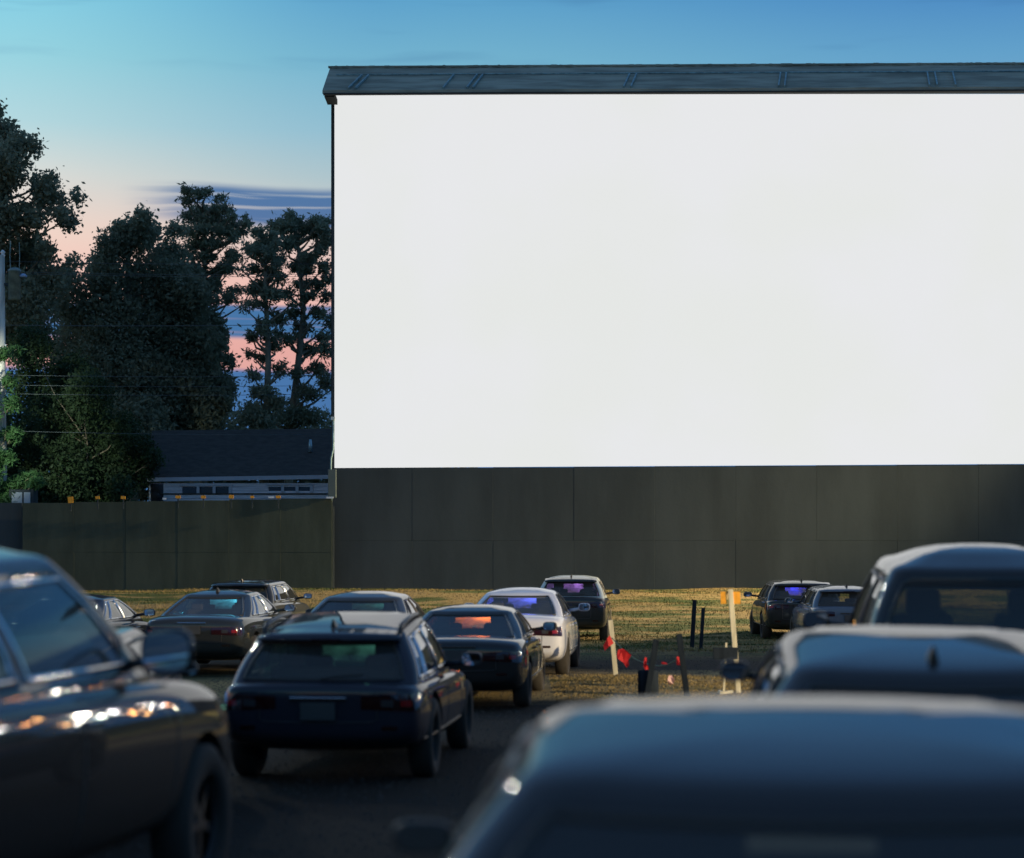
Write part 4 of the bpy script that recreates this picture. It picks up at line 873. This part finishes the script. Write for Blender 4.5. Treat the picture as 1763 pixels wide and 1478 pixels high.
flag([(1139, 1140), (1148, 1141), (1149, 1144), (1140, 1144)], 28.9, 'small flat red pennant lying along the rope right of the middle post')
flag([(1165, 1131), (1171, 1130), (1171, 1146), (1165, 1145)], 28.8, 'dark red pennant against the leaning dark post')
flag([(1151, 1164), (1157, 1163), (1161, 1170), (1159, 1178), (1152, 1179), (1149, 1172)], 28.9, 'crumpled pink and white pennant low over the dry grass', m_flag2)

# ------------------------------------------------------------------ lamps of the lot and added glint lamps (outside the frame, seen in the paintwork)
def lamp(x, y, h, W, c, label, r=.18, spot=None, aim=None):
    z0 = gz(x, y); T = empty('lot_lamp', (x, y, z0), label=label, cat='street lamp', group='lamps around the lot')
    MB().tube([(0, 0, -.1), (0, 0, h)], [.09, .05], 10).build('pole', m_lite, T, smooth=True)
    MB().lathe([(.05, .34), (.3, .22), (.34, .16)], 16, Matrix.Translation((0, 0, h))).build('lamp_shade', m_dark, T, smooth=True)
    d = bpy.data.lights.new('bulb', 'SPOT' if spot else 'POINT'); d.energy = W; d.color = c; d.shadow_soft_size = r
    o = bpy.data.objects.new('bulb', d); col.objects.link(o); o.parent = T; o.location = (0, 0, h)
    if spot:
        d.spot_size = R(spot); d.spot_blend = .6; v = Vector(aim)-Vector((x, y, z0+h)); o.rotation_euler = v.to_track_quat('-Z', 'Y').to_euler()
    return T
lamp(34, 68, 12, 190000, (1, .78, .45), 'tall warm lamp at the right end of the screen wall', .22, 46, (0, 60.5, 0))
lamp(20, 17, 5.5, 32000, (1, .80, .48), 'warm lamp aimed at the stakes', .18, 17, (3.4, 29.3, .6))
lamp(19, 44, 4.6, 1000, (1, .9, .72), 'lower warm lamp beside the second row', .16)
lamp(-20.0, 62, 9.5, 9000, (.95, 1, .82), 'cool white lamp near the utility pole', .18, 34, (-19.8, 75, 7))
lamp(-24, 40, 8.0, 2600, (.9, 1, .9), 'pale lamp at the left side of the lot', .2, 70, (6, 42, 0))
lamp(-16.5, 53, 17, 3200, (1, .98, .86), 'added unseen lamp pole at the left, farther of two for roof glints', .4, 50, (1, 6, 1))  # unseen spot added to set a glint on the nearest roof corner
lamp(-17.5, 38, 14.5, 2600, (1, .97, .82), 'added unseen lamp pole at the left, nearer of two for roof glints', .35, 50, (0, 10, 0))  # another unseen spot added for glints on the near roof edges
for x_, y_, c_, l_ in [(13.5, 24, (1, .9, .75), 'low white post lamp nearest the camera on the exit lane'), (14.5, 28, (1, .45, .15), 'low orange post lamp nearest the camera on the exit lane'), (15, 31, (1, .95, .85), 'low white post lamp between the two orange ones'), (16, 35.5, (1, .5, .2), 'low orange post lamp farther up the exit lane'), (16.5, 39, (1, .92, .8), 'low white post lamp just past the second orange one'), (17.5, 49, (1, .9, .7), 'low white post lamp farthest up the exit lane')]:
    lamp(x_, y_, 2.2+.3*(x_ % 1), 110, c_, l_, .05)

# string of bulbs along the exit lane
SL = empty('string_lights', (13.0, 30, gz(13, 30)), label='sagging string of small warm and white bulbs along the exit lane', cat='string lights'); s0 = Vector(SL.location)
A_, B_ = Vector((12.5, 29, 4.8))-s0, Vector((20, 52, 4.4))-s0; pts = []
for i in range(22):
    f = i/21; P_ = A_.lerp(B_, f); P_.z -= 1.7*math.sin(math.pi*f)-.9*math.sin(i*2.3); P_.x += .8*math.cos(i*3.1); pts.append(P_)
MB().tube(pts, .01, 5).build('cable', m_wire, SL, smooth=True)
for e_ in (A_, B_): MB().tube([Vector((e_.x, e_.y, -.2)), e_], .05, 8).build('pole', m_lite, SL, smooth=True)
for i, P_ in enumerate(pts):
    d = bpy.data.lights.new('bulb', 'POINT'); d.energy = (50, 28, 40, 20, 60)[i % 5]; d.color = ((1, .92, .8), (1, .42, .12), (.95, 1, .85), (1, .5, .15), (1, .95, .9))[i % 5]; d.shadow_soft_size = .05
    o = bpy.data.objects.new('bulb', d); col.objects.link(o); o.parent = SL; o.location = P_-Vector((0, 0, .1))
